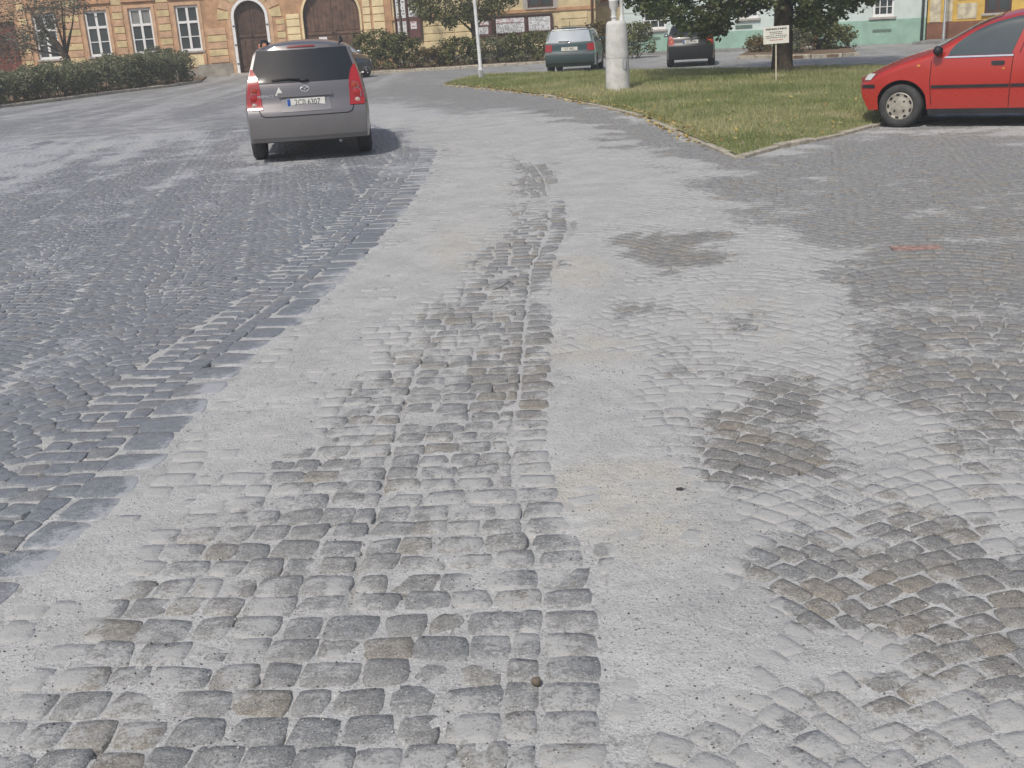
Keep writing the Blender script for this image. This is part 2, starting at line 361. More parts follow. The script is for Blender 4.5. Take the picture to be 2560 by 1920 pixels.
def sheet(x0, x1, y0, y1, cell, zf):
    nx = int((x1-x0)/cell)+1; ny = int((y1-y0)/cell)+1
    gx, gy = np.meshgrid(np.linspace(x0, x1, nx), np.linspace(y0, y1, ny)); gx = gx.ravel(); gy = gy.ravel()
    c = cover(gx, gy); z = zf(gx, gy, c); i = np.arange(nx*ny).reshape(ny, nx)
    Fc = np.stack([i[:-1, :-1], i[:-1, 1:], i[1:, 1:], i[1:, :-1]], -1).reshape(-1, 4)
    return np.stack([gx, gy, z], 1), Fc, c
def warmth(x, y):
    u, v = proj(np.stack([x, y, np.zeros_like(x)], -1)); w = np.zeros_like(x)
    for el in [(1480, 870, 130, 45), (1560, 1220, 190, 70), (1620, 1340, 150, 60), (1450, 680, 90, 40), (1180, 620, 110, 60), (1880, 800, 120, 60), (1300, 470, 60, 20)]: w = np.maximum(w, ellw(u, v, el))
    return w*fbm(x*6, y*6, 41, 3)*1.3
Vs, Fs, Cs, b = [], [], [], 0
for (x0, x1, y0, y1, cl) in [(-5.4, 5.2, 1.2, 5.2, .017), (-7.0, 6.6, 5.2, 10.5, .036), (-12.5, 11, 10.5, 22.4, .085)]:
    V, Fc, c = sheet(x0, x1, y0, y1, cl, level); Vs.append(V); Fs.append(Fc+b); Cs.append(c); b += len(V)
V = np.concatenate(Vs); c = np.concatenate(Cs)
dust_o = obj('dust_layer', np_mesh('dust_layer', V, np.concatenate(Fs), {'cover': c, 'warm': warmth(V[:, 0], V[:, 1]), 'soil': np.clip((V[:, 0]-xc(V[:, 1]))/.1, 0, 1)*np.clip((.52-c)*4.5, 0, .85)*np.clip((V[:, 1]-5.5)/2, 0, 1)}), M['dust'])
tag(dust_o, 'pale grey stone dust and grit spilt over the cobbled road', 'dust', kind='stuff')

# plain sheets beneath, one for each pavement
def poly_sheet(name, pts, z, mat, **kw):
    me = bpy.data.meshes.new(name); me.from_pydata([(p[0], p[1], z) for p in pts], [], [tuple(range(len(pts)))]); me.update()
    return tag(obj(name, me, mat), **kw)
M['bed'] = pm('sand_bedding', (.20, .195, .18), .95, .25, 6, .4)
poly_sheet('ground', [(-400, -300), (400, -300), (400, 600), (-400, 600)], -.09, M['bed'], kind='structure')
e_pts = [(float(xe(y)), y) for y in np.linspace(1, 22.4, 30)]; c_pts = [(float(xc(y)), y) for y in np.linspace(1, 22.4, 30)]
road = poly_sheet('road', [(-14, 1)]+e_pts+[(-14, 22.4)], -.055, M['bed'], kind='structure')
strip = poly_sheet('roadside_strip', e_pts+c_pts[::-1], -.056, M['bed'], kind='structure')
court = poly_sheet('cobbled_forecourt', c_pts+[(12, 22.4), (12, 1)], -.057, M['bed'], kind='structure')
# the square beyond, one sheet with a gentle unevenness
V, Fc, c = sheet(-60, 60, 22.2, 62, .30, lambda x, y, c: -.003+(fbm(x*.4, y*.4, 3, 2)-.5)*.015)
uu, vv = proj(V.astype(float)); blue = np.clip((900-uu)/250, 0, 1)*np.clip((vv-225)/40, 0, 1)
tag(obj('town_square', np_mesh('town_square', V, Fc, {'cover': c, 'blue': blue}), M['pave']), kind='structure')
for nm, x0, x1, y0, y1 in (('square_left_side', -60, -12.5, -30, 22.25), ('square_right_side', 11, 60, -30, 22.25), ('square_near_side', -12.5, 11, -30, 1.2)):
    V, Fc, c = sheet(x0, x1, y0, y1, .8, lambda x, y, c: np.full_like(x, -.004)); tag(obj(nm, np_mesh(nm, V, Fc, {'cover': c*0+.3, 'blue': c*0+.5}), M['pave']), kind='structure')
for nm, x0, x1, y0, y1 in (('road_verge_left', -12.5, -7., 1.2, 10.5), ('road_verge_right', 6.6, 11, 1.2, 10.5), ('near_verge_left', -7, -5.4, 1.2, 5.2), ('near_verge_right', 5.2, 6.6, 1.2, 5.2)):
    V, Fc, c = sheet(x0, x1, y0, y1, .1, lambda x, y, c: np.full_like(x, -.006)); tag(obj(nm, np_mesh(nm, V, Fc, {'cover': c, 'blue': np.full_like(c, float(x0 < 0))}), M['pave']), kind='structure')

# ------------------------------------------------------------------ setts
def sett_template(n):
    g_ = {6: [-1, -.92, -.40, .40, .92, 1], 4: [-1, -.80, .80, 1]}[n]
    u, v = np.meshgrid(g_, g_); u = u.ravel(); v = v.ravel(); ring = np.maximum(abs(u), abs(v))
    drop = np.where(ring > .99, 1., np.where(ring > .7, .13, 0.)); k = .55
    x = u*np.sqrt(1-k*v*v*.5*u*u); y = v*np.sqrt(1-k*u*u*.5*v*v)
    i = np.arange(n*n).reshape(n, n); f = np.stack([i[:-1, :-1], i[:-1, 1:], i[1:, 1:], i[1:, :-1]], -1).reshape(-1, 4)
    br = list(i[0, :-1])+list(i[:-1, -1])+list(i[-1, :0:-1])+list(i[:0:-1, 0]); nb = len(br)
    f2 = [(br[(j+1) % nb], br[j], n*n+j, n*n+(j+1) % nb) for j in range(nb)]
    return u, v, x, y, drop, np.concatenate([f, np.array(f2)]), np.array(br)
TPL = {n: sett_template(n) for n in (6, 4)}
def brownness(x, y):
    u, v = proj(np.stack([x, y, np.zeros_like(x)], -1)); w = np.zeros_like(x)
    for el, k in [((1915, 1085, 210, 130), .75), ((2290, 1550, 260, 300), .65), ((1300, 940, 90, 120), .7), ((1750, 620, 180, 60), .6), ((2450, 850, 300, 400), .3)]: w = np.maximum(w, ellw(u, v, el)*k)
    return w
def sett_arrays(S, n, hgt=1.):
    """S rows: x, y, ang, a(half), b(half). returns V (k,nv,3), F, attrs"""
    S = np.asarray(S); K = len(S); u, v, tx, ty, drop, F, br = TPL[n]; nt = len(u)
    r = rng
    cj = r.normal(0, .10, (K, 4))  # corner jitter
    w4 = np.stack([(1-u)*(1-v), (1+u)*(1-v), (1+u)*(1+v), (1-u)*(1+v)], 0)/4
    jit = cj@w4; jit2 = r.normal(0, .10, (K, 4))@w4
    lx = (tx+jit)*S[:, 3:4]*1.045; ly = (ty+jit2)*S[:, 4:5]*1.05
    ez = .007+.004*r.random((K, 1))
    lz = -drop*ez + r.normal(0, .0017, (K, 1)) + S[:, 3:4]*u*r.normal(0, .014, (K, 1)) + S[:, 4:5]*v*r.normal(0, .014, (K, 1)) + .003*(1-u*u)*(1-v*v)*r.random((K, 1))
    ca, sa = np.cos(S[:, 2:3]), np.sin(S[:, 2:3])
    X = lx*ca-ly*sa; Y = lx*sa+ly*ca
    lz = lz+(vn((X+S[:, :1])*26, (Y+S[:, 1:2])*26, 9)-.5)*.0045
    top = np.stack([X, Y, lz*hgt], -1); sk = top[:, br].copy(); sk[:, :, 2] = -.05
    return np.concatenate([top, sk], 1), F
def lay_setts(parent, S, mat, name='sett', near_n=300, hgt=1.):
    S = np.asarray(S, float); P = np.stack([S[:, 0], S[:, 1], S[:, 0]*0], -1); u, v = proj(P)
    inframe = (u > -60) & (u < 2620) & (v > 60) & (v < 2000)
    keep = (u > -2600) & (u < 5000) & (v < 4500); S = S[keep]; u = u[keep]; v = v[keep]; inframe = inframe[keep]
    dist = np.hypot(S[:, 0], S[:, 1]); c = cover(S[:, 0], S[:, 1])
    score = S[:, 3]*S[:, 4]/dist**3*inframe*np.clip((1.0-c)*3, .15, 1)
    order = np.argsort(-score); near = order[:near_n]; rest = order[near_n:]
    rn = rng.random(len(S))
    bn = brownness(S[:, 0], S[:, 1]); Vn, F = sett_arrays(S[near], 6, hgt)
    for k, i in enumerate(near):
        nv = Vn.shape[1]; vv = Vn[k]
        dd = cover(vv[:, 0]+S[i, 0], vv[:, 1]+S[i, 1])
        me = np_mesh(name, vv, F, {'dust': dd, 'rnd': np.full(nv, rn[i]), 'brown': np.full(nv, bn[i])})
        obj(name, me, mat, parent, (S[i, 0], S[i, 1], 0))
    Vt, Ft, D, Rn, Bn, b = [], [], [], [], [], 0
    for n, sel in ((6, rest[dist[rest] < 7.5]), (4, rest[dist[rest] >= 7.5])):
        if len(sel) == 0: continue
        V, F = sett_arrays(S[sel], n, hgt); nv = V.shape[1]; V = V.copy(); V[:, :, 0] += S[sel, 0:1]; V[:, :, 1] += S[sel, 1:2]
        Vt.append(V.reshape(-1, 3)); Ft.append((F[None]+(np.arange(len(sel))*nv)[:, None, None]).reshape(-1, 4)+b); b += len(sel)*nv
        D.append(cover(Vt[-1][:, 0], Vt[-1][:, 1])); Rn.append(np.repeat(rn[sel], nv)); Bn.append(np.repeat(bn[sel], nv))
    if Vt: tag(obj('distant_setts', np_mesh('distant_setts', np.concatenate(Vt), np.concatenate(Ft), {'dust': np.concatenate(D), 'rnd': np.concatenate(Rn), 'brown': np.concatenate(Bn)}), mat, parent), kind='stuff')
    return len(S)
def arcs(x0, x1, y0, y1, W, sag, pitch, size, rot, org, test):
    """segmental-arc laying pattern: rows bowed between cusp lines"""
    out = []; ca, sa = math.cos(rot), math.sin(rot)
    nc0, nc1 = int(x0/W)-1, int(x1/W)+1; ys = np.arange(y0-sag-.5, y1+.5, pitch)
    for k in range(nc0, nc1+1):
        for y in ys:
            s = -.5*W+random.uniform(0, .02)
            while s < .5*W-.02:
                w = random.uniform(size*.86, size*1.2); t = 2*(s+w/2)/W; slope = -8*sag*(s+w/2)/W/W
                ang = math.atan(slope); adv = w*math.cos(ang)
                if s+adv > .5*W+.03: break
                lx = k*W+s+adv/2; ly = y+sag*(1-t*t)+random.gauss(0, .003)
                px, py = org[0]+lx*ca-ly*sa, org[1]+lx*sa+ly*ca
                if test(px, py):
                    out.append((px, py, ang+rot+random.gauss(0, .05), (w-.003)/2, (pitch*math.cos(ang)-.001)/2*random.uniform(.93, 1.05)))
                s += adv
    return out
# road: border row of big setts, two straight courses, then arcs of small dark basalt
A = []
y = 1.3
while y < 22.3:
    L = random.uniform(.20, .30); x = float(xe(y+L/2)); an = math.atan2(float(xe(y+.1)-xe(y-.1)), -.2)+math.pi/2
    A.append((x-.125, y+L/2, an, .105, L/2-.006)); y += L
for off, wd_ in ((.30, .062), (.425, .055), (.54, .052)):
    y = 1.3
    while y < 22.3:
        L = random.uniform(.10, .155); x = float(xe(y+L/2)); an = math.atan2(float(xe(y+.1)-xe(y-.1)), -.2)+math.pi/2
        A.append((x-off, y+L/2, an, wd_, L/2-.004)); y += L
A += arcs(-13, 1, 0, 24, 1.12, .30, .098, .108, R(10), (0, 0), lambda px, py: px < float(xe(py))-.62 and 1.3 < py < 22.3 and px > -12)
nA = lay_setts(road, A, M['sett_dark'], hgt=.42)
# strip: straight courses across, between the border and the line of dark setts
SEAM = np.array([gp(u, v)[:2] for u, v in [(862, 1560), (880, 1440), (912, 1350), (952, 1245), (960, 1180), (1010, 1000), (1060, 880)]])
def seam_x(y): return float(np.interp(y, SEAM[:, 1], SEAM[:, 0])) if SEAM[0, 1] < y < SEAM[-1, 1] else None
B = []
y = 1.2
while y < 18.5:
    hrow = random.uniform(.118, .142); x0 = float(xe(y))+.02+random.uniform(0, .05); x1 = float(xc(y))-.17
    x = x0
    while x < x1-.03:
        w = random.uniform(.105, .175)
        if x+w > x1-.05: w = x1-x
        if seam_x(y) is not None and x+.05 < seam_x(y) < x+w+.05 : w = seam_x(y)-x; B.append((x+w/2, y-.07*(x+w/2), random.gauss(-.06, .02), (w-.004)/2, (hrow-.004)/2)); x += w+.014; continue
        B.append((x+w/2, y-.07*(x+w/2)+random.gauss(0, .004), random.gauss(-.06, .03), (w-.005)/2, (hrow-.004)/2*random.uniform(.93, 1.04))); x += w
    B.append((x1+.085, y-.07*(x1+.08), random.gauss(-.05, .03), .076, (hrow-.004)/2)); y += hrow
nB = lay_setts(strip, B, M['sett'])
Dd = arcs(-6, 14, -8, 26, 1.30, .40, .112, .120, R(-16), (2.2, 0), lambda px, py: px > float(xc(py))+.06 and 1.2 < py < 22.3 and px < 10.8)
nD = lay_setts(court, Dd, M['sett'], hgt=.7)
print('setts', nA, nB, nD)

# ================================================================== GRASS ISLAND AND KERBS
FR = np.array([gp(u, v)[:2] for u, v in [(1110, 214), (1180, 219), (1300, 232), (1380, 242), (1460, 257), (1530, 272), (1600, 290), (1660, 313), (1720, 342), (1790, 372), (1850, 396)]])
FR2 = np.array([gp(u, v)[:2] for u, v in [(1850, 396), (1940, 371), (2080, 344), (2200, 312), (2330, 285), (2500, 262), (2700, 240)]])
BK = np.array([gp(u, v)[:2] for u, v in [(2700, 168), (2330, 172), (2060, 176), (1800, 180), (1600, 183), (1400, 187), (1200, 193), (1140, 205)]])
ISL = np.concatenate([FR, FR2[1:], BK])
def in_poly(px, py, poly):
    ins = np.zeros(px.shape, bool); j = len(poly)-1
    for i in range(len(poly)):
        xi, yi = poly[i]; xj, yj = poly[j]
        cnd = ((yi > py) != (yj > py)) & (px < (xj-xi)*(py-yi)/(yj-yi+1e-12)+xi); ins ^= cnd; j = i
    return ins
def edge_dist(px, py, poly):
    d = np.full(px.shape, 99.)
    for i in range(len(poly)):
        a = poly[i]; b = poly[(i+1) % len(poly)]; dx, dy = b-a; t = np.clip(((px-a[0])*dx+(py-a[1])*dy)/(dx*dx+dy*dy+1e-9), 0, 1)
        d = np.minimum(d, np.hypot(px-a[0]-dx*t, py-a[1]-dy*t))
    return d
def isl_h(x, y): return .035+.07*np.clip(edge_dist(x, y, ISL)/.8, 0, 1)+(fbm(x*1.1, y*1.1, 6, 3)-.5)*.06*np.clip(edge_dist(x, y, ISL)/.5, 0, 1)
def m_lawn():
    t = NT('lawn_soil_and_thatch'); p = t.pos(); c = t.mix(t.ss(t.noise(p, 1.1, 5, .65), .36, .66), (.24, .245, .12), (.40, .34, .21)); c = t.mix(t.ma('MULTIPLY', t.noise(p, 30, 4), .6), c, (.075, .08, .035)); t.bump(t.noise(p, 40, 4), .8, .03); return t.fin(c, .95, .1)
bm = bmesh.new(); bm.faces.new([bm.verts.new((*p, 0)) for p in ISL]); bmesh.ops.triangulate(bm, faces=bm.faces)
for _ in range(5): bmesh.ops.subdivide_edges(bm, edges=[e for e in bm.edges if e.calc_length() > .45], cuts=1, use_grid_fill=True); bmesh.ops.triangulate(bm, faces=bm.faces)
me = bpy.data.meshes.new('grass_island'); bm.to_mesh(me); bm.free()
co = np.zeros(len(me.vertices)*3, np.float32); me.vertices.foreach_get('co', co); co = co.reshape(-1, 3); co[:, 2] = isl_h(co[:, 0].astype(float), co[:, 1].astype(float)); me.vertices.foreach_set('co', co.ravel()); me.polygons.foreach_set('use_smooth', np.ones(len(me.polygons), bool)); me.update()
tag(obj('grass_island', me, m_lawn()), kind='structure')
# grass blades: uncountable
def blades(n, hmin, hmax, wid):
    bx = rng.uniform(ISL[:, 0].min(), ISL[:, 0].max(), n*3); by = rng.uniform(ISL[:, 1].min(), ISL[:, 1].max(), n*3)
    keep = in_poly(bx, by, ISL); bx = bx[keep]; by = by[keep]
    pr = np.clip(18/by, .25, 1); k2 = rng.random(len(bx)) < pr; bx = bx[k2][:n]; by = by[k2][:n]; n = len(bx)
    z = isl_h(bx, by)-.005; a = rng.uniform(0, 6.283, n); h = rng.uniform(hmin, hmax, n)*(.75+.6*fbm(bx*1.3, by*1.3, 51, 3))*(1+.5*(by > 22)); l = h*rng.uniform(.2, .8, n); b2 = rng.uniform(0, 6.283, n); w = wid*(1+.05*by)
    V = np.zeros((n, 3, 3)); V[:, 0] = np.stack([bx-w*np.cos(a), by-w*np.sin(a), z], 1); V[:, 1] = np.stack([bx+w*np.cos(a), by+w*np.sin(a), z], 1); V[:, 2] = np.stack([bx+l*np.cos(b2), by+l*np.sin(b2), z+h], 1)
    tone = np.clip(fbm(bx*.9, by*.9, 61, 4)*1.5-.3+rng.normal(0, .16, n), 0, 1)
    return V.reshape(-1, 3), np.arange(n*3).reshape(-1, 3), np.repeat(tone, 3)
V, Fc, tn = blades(110000, .03, .075, .004)
# ragged weeds hanging over the kerb
tag(obj('grass', np_mesh('grass', V, Fc, {'rnd': tn}), m_leaf('grass_blades', [(.235, .285, .10), (.33, .365, .155), (.45, .45, .22), (.60, .54, .33)], .5)), 'short mown grass with dry patches on the island', 'grass', kind='stuff')
# fallen leaves along kerb and on the lawn
def quads(P, size, tilt=.5, asp=.65, jit=.35):
    n = len(P); a = rng.uniform(0, 6.283, n); nz = rng.normal(0, tilt, (n, 3)); nz[:, 2] += 1; nz /= np.linalg.norm(nz, axis=1, keepdims=True)
    t = np.stack([np.cos(a), np.sin(a), 0*a], 1); t -= nz*(t*nz).sum(1, keepdims=True); t /= np.linalg.norm(t, axis=1, keepdims=True); bt = np.cross(nz, t)
    s = (size*rng.uniform(1-jit, 1+jit, n))[:, None]
    V = np.stack([P-t*s, P-bt*s*asp+t*s*.1, P+t*s, P+bt*s*asp+t*s*.1], 1)
    return V.reshape(-1, 3), np.arange(n*4).reshape(-1, 4)
def along(P, n, sp):
    d = np.r_[0, np.cumsum(np.hypot(*np.diff(P, axis=0).T))]; t = rng.uniform(0, d[-1], n); return np.interp(t, d, P[:, 0])+rng.normal(0, sp, n), np.interp(t, d, P[:, 1])+rng.normal(0, sp, n)
lx, ly = along(FR[:10], 900, .10); qx, qy = rng.uniform(0, 10, 700), rng.uniform(14, 36, 700); k = in_poly(qx, qy, ISL); lx = np.r_[lx, qx[k]]; ly = np.r_[ly, qy[k]]
lz = np.where(in_poly(lx, ly, ISL), isl_h(lx, ly)+.03, .02); V, Fc = quads(np.stack([lx, ly, lz], 1), .035, .35)
tag(obj('fallen_leaves', np_mesh('fallen_leaves', V, Fc, {'rnd': np.repeat(rng.random(len(lx)), 4)}, False), m_leaf('dry_leaves', [(.30, .17, .06), (.42, .30, .09), (.52, .42, .16), (.26, .13, .05)], .15)), 'yellow and brown fallen leaves along the island kerb', 'leaves', kind='stuff')
M['kerb'] = pm('worn_kerb_stone', (.43, .39, .31), .9, .25, 9, .5, grime=.4)
def kerb(name, P, lab, h=.045, w=.13, L=(.75, 1.05), lift=0.):
    root = empty(name, (float(P[0, 0]), float(P[0, 1]), 0)); tag(root, lab, 'kerb')
    d = np.r_[0, np.cumsum(np.hypot(*np.diff(P, axis=0).T))]; s = 0
    while s < d[-1]-.2:
        l = min(random.uniform(*L), d[-1]-s); a = np.array([np.interp(s+.01, d, P[:, 0]), np.interp(s+.01, d, P[:, 1])]); b = np.array([np.interp(s+l-.01, d, P[:, 0]), np.interp(s+l-.01, d, P[:, 1])])
        t = (b-a)/np.linalg.norm(b-a); nn = np.array([-t[1], t[0]]); hh = h+random.gauss(0, .008)+lift; mb = MB(); q = []
        for (e, zz) in ((0, -.05), (0, hh*.75), (.02, hh), (w-.02, hh+random.gauss(0, .004)), (w, hh*.8), (w, -.05)):
            q.append([(*(a+nn*(e-w/2)), zz), (*(b+nn*(e-w/2)+nn*random.gauss(0, .006)), zz)])
        mb.grid(q); nq = len(q); mb.f += [tuple(range(0, 2*nq, 2)), tuple(range(1, 2*nq, 2))[::-1]]
        o = mb.build('kerb_stone', M['kerb'], None); bm = bmesh.new(); bm.from_mesh(o.data); bmesh.ops.recalc_face_normals(bm, faces=bm.faces); bm.to_mesh(o.data); bm.free()
        o.parent = root; o.matrix_parent_inverse = root.matrix_world.inverted() if False else Matrix.Translation(-Vector(root.location)); s += l
    return root
kerb('kerb', FR, 'low half buried stone kerb along the curved front of the grass island', h=.028)
kerb('kerb', FR2, 'broken pale kerb stones between the grass island and the red car')

# ================================================================== BUILDINGS
PL = dict(orange=pm('orange_plaster', (.53, .315, .175), .9, .2, 2.2, .3, grime=.25), yellow=pm('ochre_plaster_block', (.63, .50, .27), .9, .16, 3, .35, grime=.2), pink=pm('salmon_plaster_block', (.60, .39, .24), .9, .16, 3, .35, grime=.2),
          cream=pm('cream_plaster', (.78, .64, .38), .9, .12, 2.5, .3, grime=.2), sand=pm('sand_plaster', (.67, .55, .33), .9, .14, 2.5, .3, grime=.2), plinth=pm('grey_rendered_plinth', (.34, .31, .26), .92, .22, 3, .4, grime=.4),
          wood=pm('dark_brown_door_wood', (.105, .06, .038), .6, .3, 5, .3), redwood=pm('red_brown_wood', (.20, .065, .04), .6, .3, 5, .3), roof=pm('red_roof_tiles', (.30, .10, .06), .9, .3, 3, .5), mint=pm('pale_mint_plaster', (.56, .63, .60), .9, .07, 2, .25, grime=.12),
          green=pm('mint_green_plinth', (.30, .455, .365), .9, .12, 2.2, .3, grime=.25), ycol=pm('strong_yellow_plaster', (.66, .43, .10), .9, .15, 2, .3, grime=.2), pale=pm('peeling_pale_plaster', (.60, .53, .38), .9, .25, 4, .4, grime=.35), brown=pm('red_brown_plinth', (.23, .105, .06), .92, .2, 3, .4, grime=.3),
          dwood=pm('brown_window_wood', (.085, .045, .032), .5, .3, 7, .1), owood=pm('orange_wood', (.42, .19, .06), .6, .2, 5, .2))
def wall_mesh(x0, x1, z0, z1, ops, dep=.32):
    """facade in local x/z, front at y=0 (towards -y), openings cut with reveals; ops: (xa,xb,za,zb,arch)"""
    mb = MB(); xs = sorted({x0, x1, *[o[0] for o in ops], *[o[1] for o in ops]}); zs = sorted({z0, z1, *[o[2] for o in ops], *[o[3] for o in ops]})
    for i in range(len(xs)-1):
        for j in range(len(zs)-1):
            cx, cz = (xs[i]+xs[i+1])/2, (zs[j]+zs[j+1])/2
            if any(o[0] < cx < o[1] and o[2] < cz < o[3] for o in ops): continue
            mb.add([(xs[i], 0, zs[j]), (xs[i+1], 0, zs[j]), (xs[i+1], 0, zs[j+1]), (xs[i], 0, zs[j+1])], [(0, 1, 2, 3)])
    for xa, xb, za, zb, ar in ops:
        if not ar: out = [(xa, za), (xa, zb), (xb, zb), (xb, za)]
        else:
            r = (xb-xa)/2; zc = zb-r; cx = (xa+xb)/2; arc = [(cx-r*math.cos(t), zc+r*math.sin(t)) for t in np.linspace(0, math.pi, 25)]; out = [(xa, za)]+arc+[(xb, za)]
            for (p, q) in zip(arc[:-1], arc[1:]): mb.add([(p[0], 0, p[1]), (q[0], 0, q[1]), (q[0], 0, zb), (p[0], 0, zb)], [(0, 1, 2, 3)])
        for p, q in zip(out[:-1], out[1:]): mb.add([(p[0], 0, p[1]), (p[0], dep, p[1]), (q[0], dep, q[1]), (q[0], 0, q[1])], [(3, 2, 1, 0)])
        if za > z0+.01: mb.add([(xa, 0, za), (xb, 0, za), (xb, dep, za), (xa, dep, za)], [(0, 1, 2, 3)])
    return mb
def shell(root, x0, x1, z1, depth, mat, roofm=None, rise=3.2):
    mb = MB(); mb.add([(x0, 0, -.1), (x0, depth, -.1), (x0, depth, z1), (x0, 0, z1)], [(0, 1, 2, 3)]); mb.add([(x1, 0, -.1), (x1, depth, -.1), (x1, depth, z1), (x1, 0, z1)], [(3, 2, 1, 0)]); mb.add([(x0, depth, -.1), (x1, depth, -.1), (x1, depth, z1), (x0, depth, z1)], [(3, 2, 1, 0)])
    mb.build('side_wall', mat, root)
    MB().prism([(x0-.1, z1), (x1+.1, z1), (x1+.1, z1+.28), (x0-.1, z1+.28)], -.30, .3).build('cornice', M['trimgrey'], root)
    r = MB(); a = z1+.28; r.add([(x0-.1, -.35, a), (x1+.1, -.35, a), (x1+.1, depth/2, a+rise), (x0-.1, depth/2, a+rise), (x0-.1, depth+.3, a), (x1+.1, depth+.3, a)], [(0, 1, 2, 3), (3, 2, 5, 4), (0, 3, 4), (1, 5, 2)]); r.build('roof', roofm or PL['roof'], root)
def window(root, xa, xb, za, zb, style='casement', y=.10, frame=None, sill=True, dep=.32):
    fm = frame or M['white']; w = xb-xa; t = .095
    g_ = MB(); g_.add([(xa, y+.05, za), (xb, y+.05, za), (xb, y+.05, zb), (xa, y+.05, zb)], [(0, 1, 2, 3)])
    fr = MB(); fr.box(xa, xa+t, y-.03, y+.06, za, zb); fr.box(xb-t, xb, y-.03, y+.06, za, zb); fr.box(xa+t, xb-t, y-.03, y+.06, za, za+t+.02); fr.box(xa+t, xb-t, y-.03, y+.06, zb-t, zb)
    wobj = fr.build('window', fm, root); g_.v = []; g_.f = []
    cx = (xa+xb)/2; tr = za+(zb-za)*.64
    mu = MB()
    if style in ('casement', 'plain'):
        mu.box(cx-.055, cx+.055, y-.035, y+.05, za+t+.02, zb-t)
    if style == 'casement':
        mu.box(xa+t, cx-.055, y-.04, y+.05, tr-.055, tr+.055); mu.box(cx+.055, xb-t, y-.04, y+.05, tr-.055, tr+.055); mid = (za+tr)/2
        mu.box(xa+t, cx-.055, y-.01, y+.045, mid-.02, mid+.02); mu.box(cx+.055, xb-t, y-.01, y+.045, mid-.02, mid+.02)
        cells = [(xa+t, cx-.055), (cx+.055, xb-t)]; rows = [(za+t+.02, mid-.02), (mid+.02, tr-.055), (tr+.055, zb-t)]
    elif style == 'plain': cells = [(xa+t, cx-.055), (cx+.055, xb-t)]; rows = [(za+t+.02, zb-t)]
    elif style == 'bars':
        for k in (1, 2): mu.box(xa+w*k/3-.018, xa+w*k/3+.018, y-.05, y-.015, za, zb)
        for k in (1, 2, 3): mu.box(xa+t, xb-t, y-.014, y+.03, za+(zb-za)*k/4-.012, za+(zb-za)*k/4+.012)
        cells = [(xa+t, xb-t)]; rows = [(za+t+.02, zb-t)]
    mu.build('glazing_bars', fm, wobj)
    for c0, c1 in cells:
        for r0, r1 in rows: MB().add([(c0, y+.03, r0), (c1, y+.03, r0), (c1, y+.03, r1), (c0, y+.03, r1)], [(0, 1, 2, 3)]).build('pane', M['winglass2' if (random.random() < .3 and r1 > za+(zb-za)*.7 and style == 'casement') else 'winglass'], wobj)
    MB().box(xa, xb, y+.14, y+.16, za, zb).build('dark_room_backing', pm('dark_room', (.05, .045, .04), .9, .3, 3, 0), wobj)  # near-black sheet stands in for the unlit room behind the panes
    if sill: MB().box(xa-.10, xb+.10, -.11, y-.03, za-.075, za+.005).build('sill', M['trimgrey'], wobj)
    return wobj
def block(root, x0, x1, z0, z1, mat, pr=.035, y=0, name='stone_block'): return MB().box(x0, x1, y-pr, y+.01, z0, z1, .014).build(name, mat, root)

# ---- long town house: orange rusticated front, arched door, arched gateway, then the sand coloured end with notice cases
FY = 54.5
bl = empty('town_house', (0, FY, 0), 0, 'orange and ochre town house with banded plaster blocks, white windows and two arched doorways', 'building')
XL, XR = -30., 4.95
WZ0, WZ1 = 1.22, 3.26
WINS = [(-21.35, -20.30), (-18.93, -17.88), (-16.86, -15.80), (-14.68, -13.62)]
DOOR = (-11.98, -10.52, .10, 3.32); GATE = (-8.76, -6.12, .02, 3.75); OLDD = (-24.6, -22.2, .0, 3.0); EW = (1.78, 2.98, 2.25, 4.0)
ops = [(a, b_, WZ0, WZ1, False) for a, b_ in WINS]+[(*DOOR, True), (*GATE, True), (*OLDD, False), (*EW, False)]
wall_mesh(XL, -4.72, -.1, 7.6, [o for o in ops if o[1] < -4.72]).build('wall', PL['orange'], bl)
wall_mesh(-4.72, XR, -.1, 7.6, [o for o in ops if o[0] > -4.72]).build('wall', PL['sand'], bl)
shell(bl, XL, XR, 7.6, 11, PL['orange'])
for a, b_ in WINS:
    window(bl, a, b_, WZ0, WZ1)
    sr = MB(); sr.box(a-.16, a-.02, -.03, .02, WZ0, WZ1+.02); sr.box(b_+.02, b_+.16, -.03, .02, WZ0, WZ1+.02); sr.box(a-.16, b_+.16, -.032, .02, WZ1+.02, WZ1+.16); sr.build('window_surround', PL['pink'], bl)
    MB().box(a-.26, b_+.26, -.10, .02, WZ1+.30, WZ1+.42).build('window_cornice', PL['orange'], bl)
    MB().box(a-.08, b_+.08, -.05, .02, .50, WZ0-.16).build('window_apron', PL['cream'], bl)
    for xx in (a-.14, b_+.0): MB().box(xx, xx+.14, -.075, .02, .62, WZ0-.08).build('sill_bracket', PL['orange'], bl)
window(bl, *EW, 'plain', frame=PL['dwood'])
MB().box(EW[0]-.22, EW[0], -.03, .02, EW[2]-.05, EW[3]).build('window_surround', M['trimgrey'], bl); MB().box(EW[1], EW[1]+.22, -.03, .02, EW[2]-.05, EW[3]).build('window_surround', M['trimgrey'], bl)
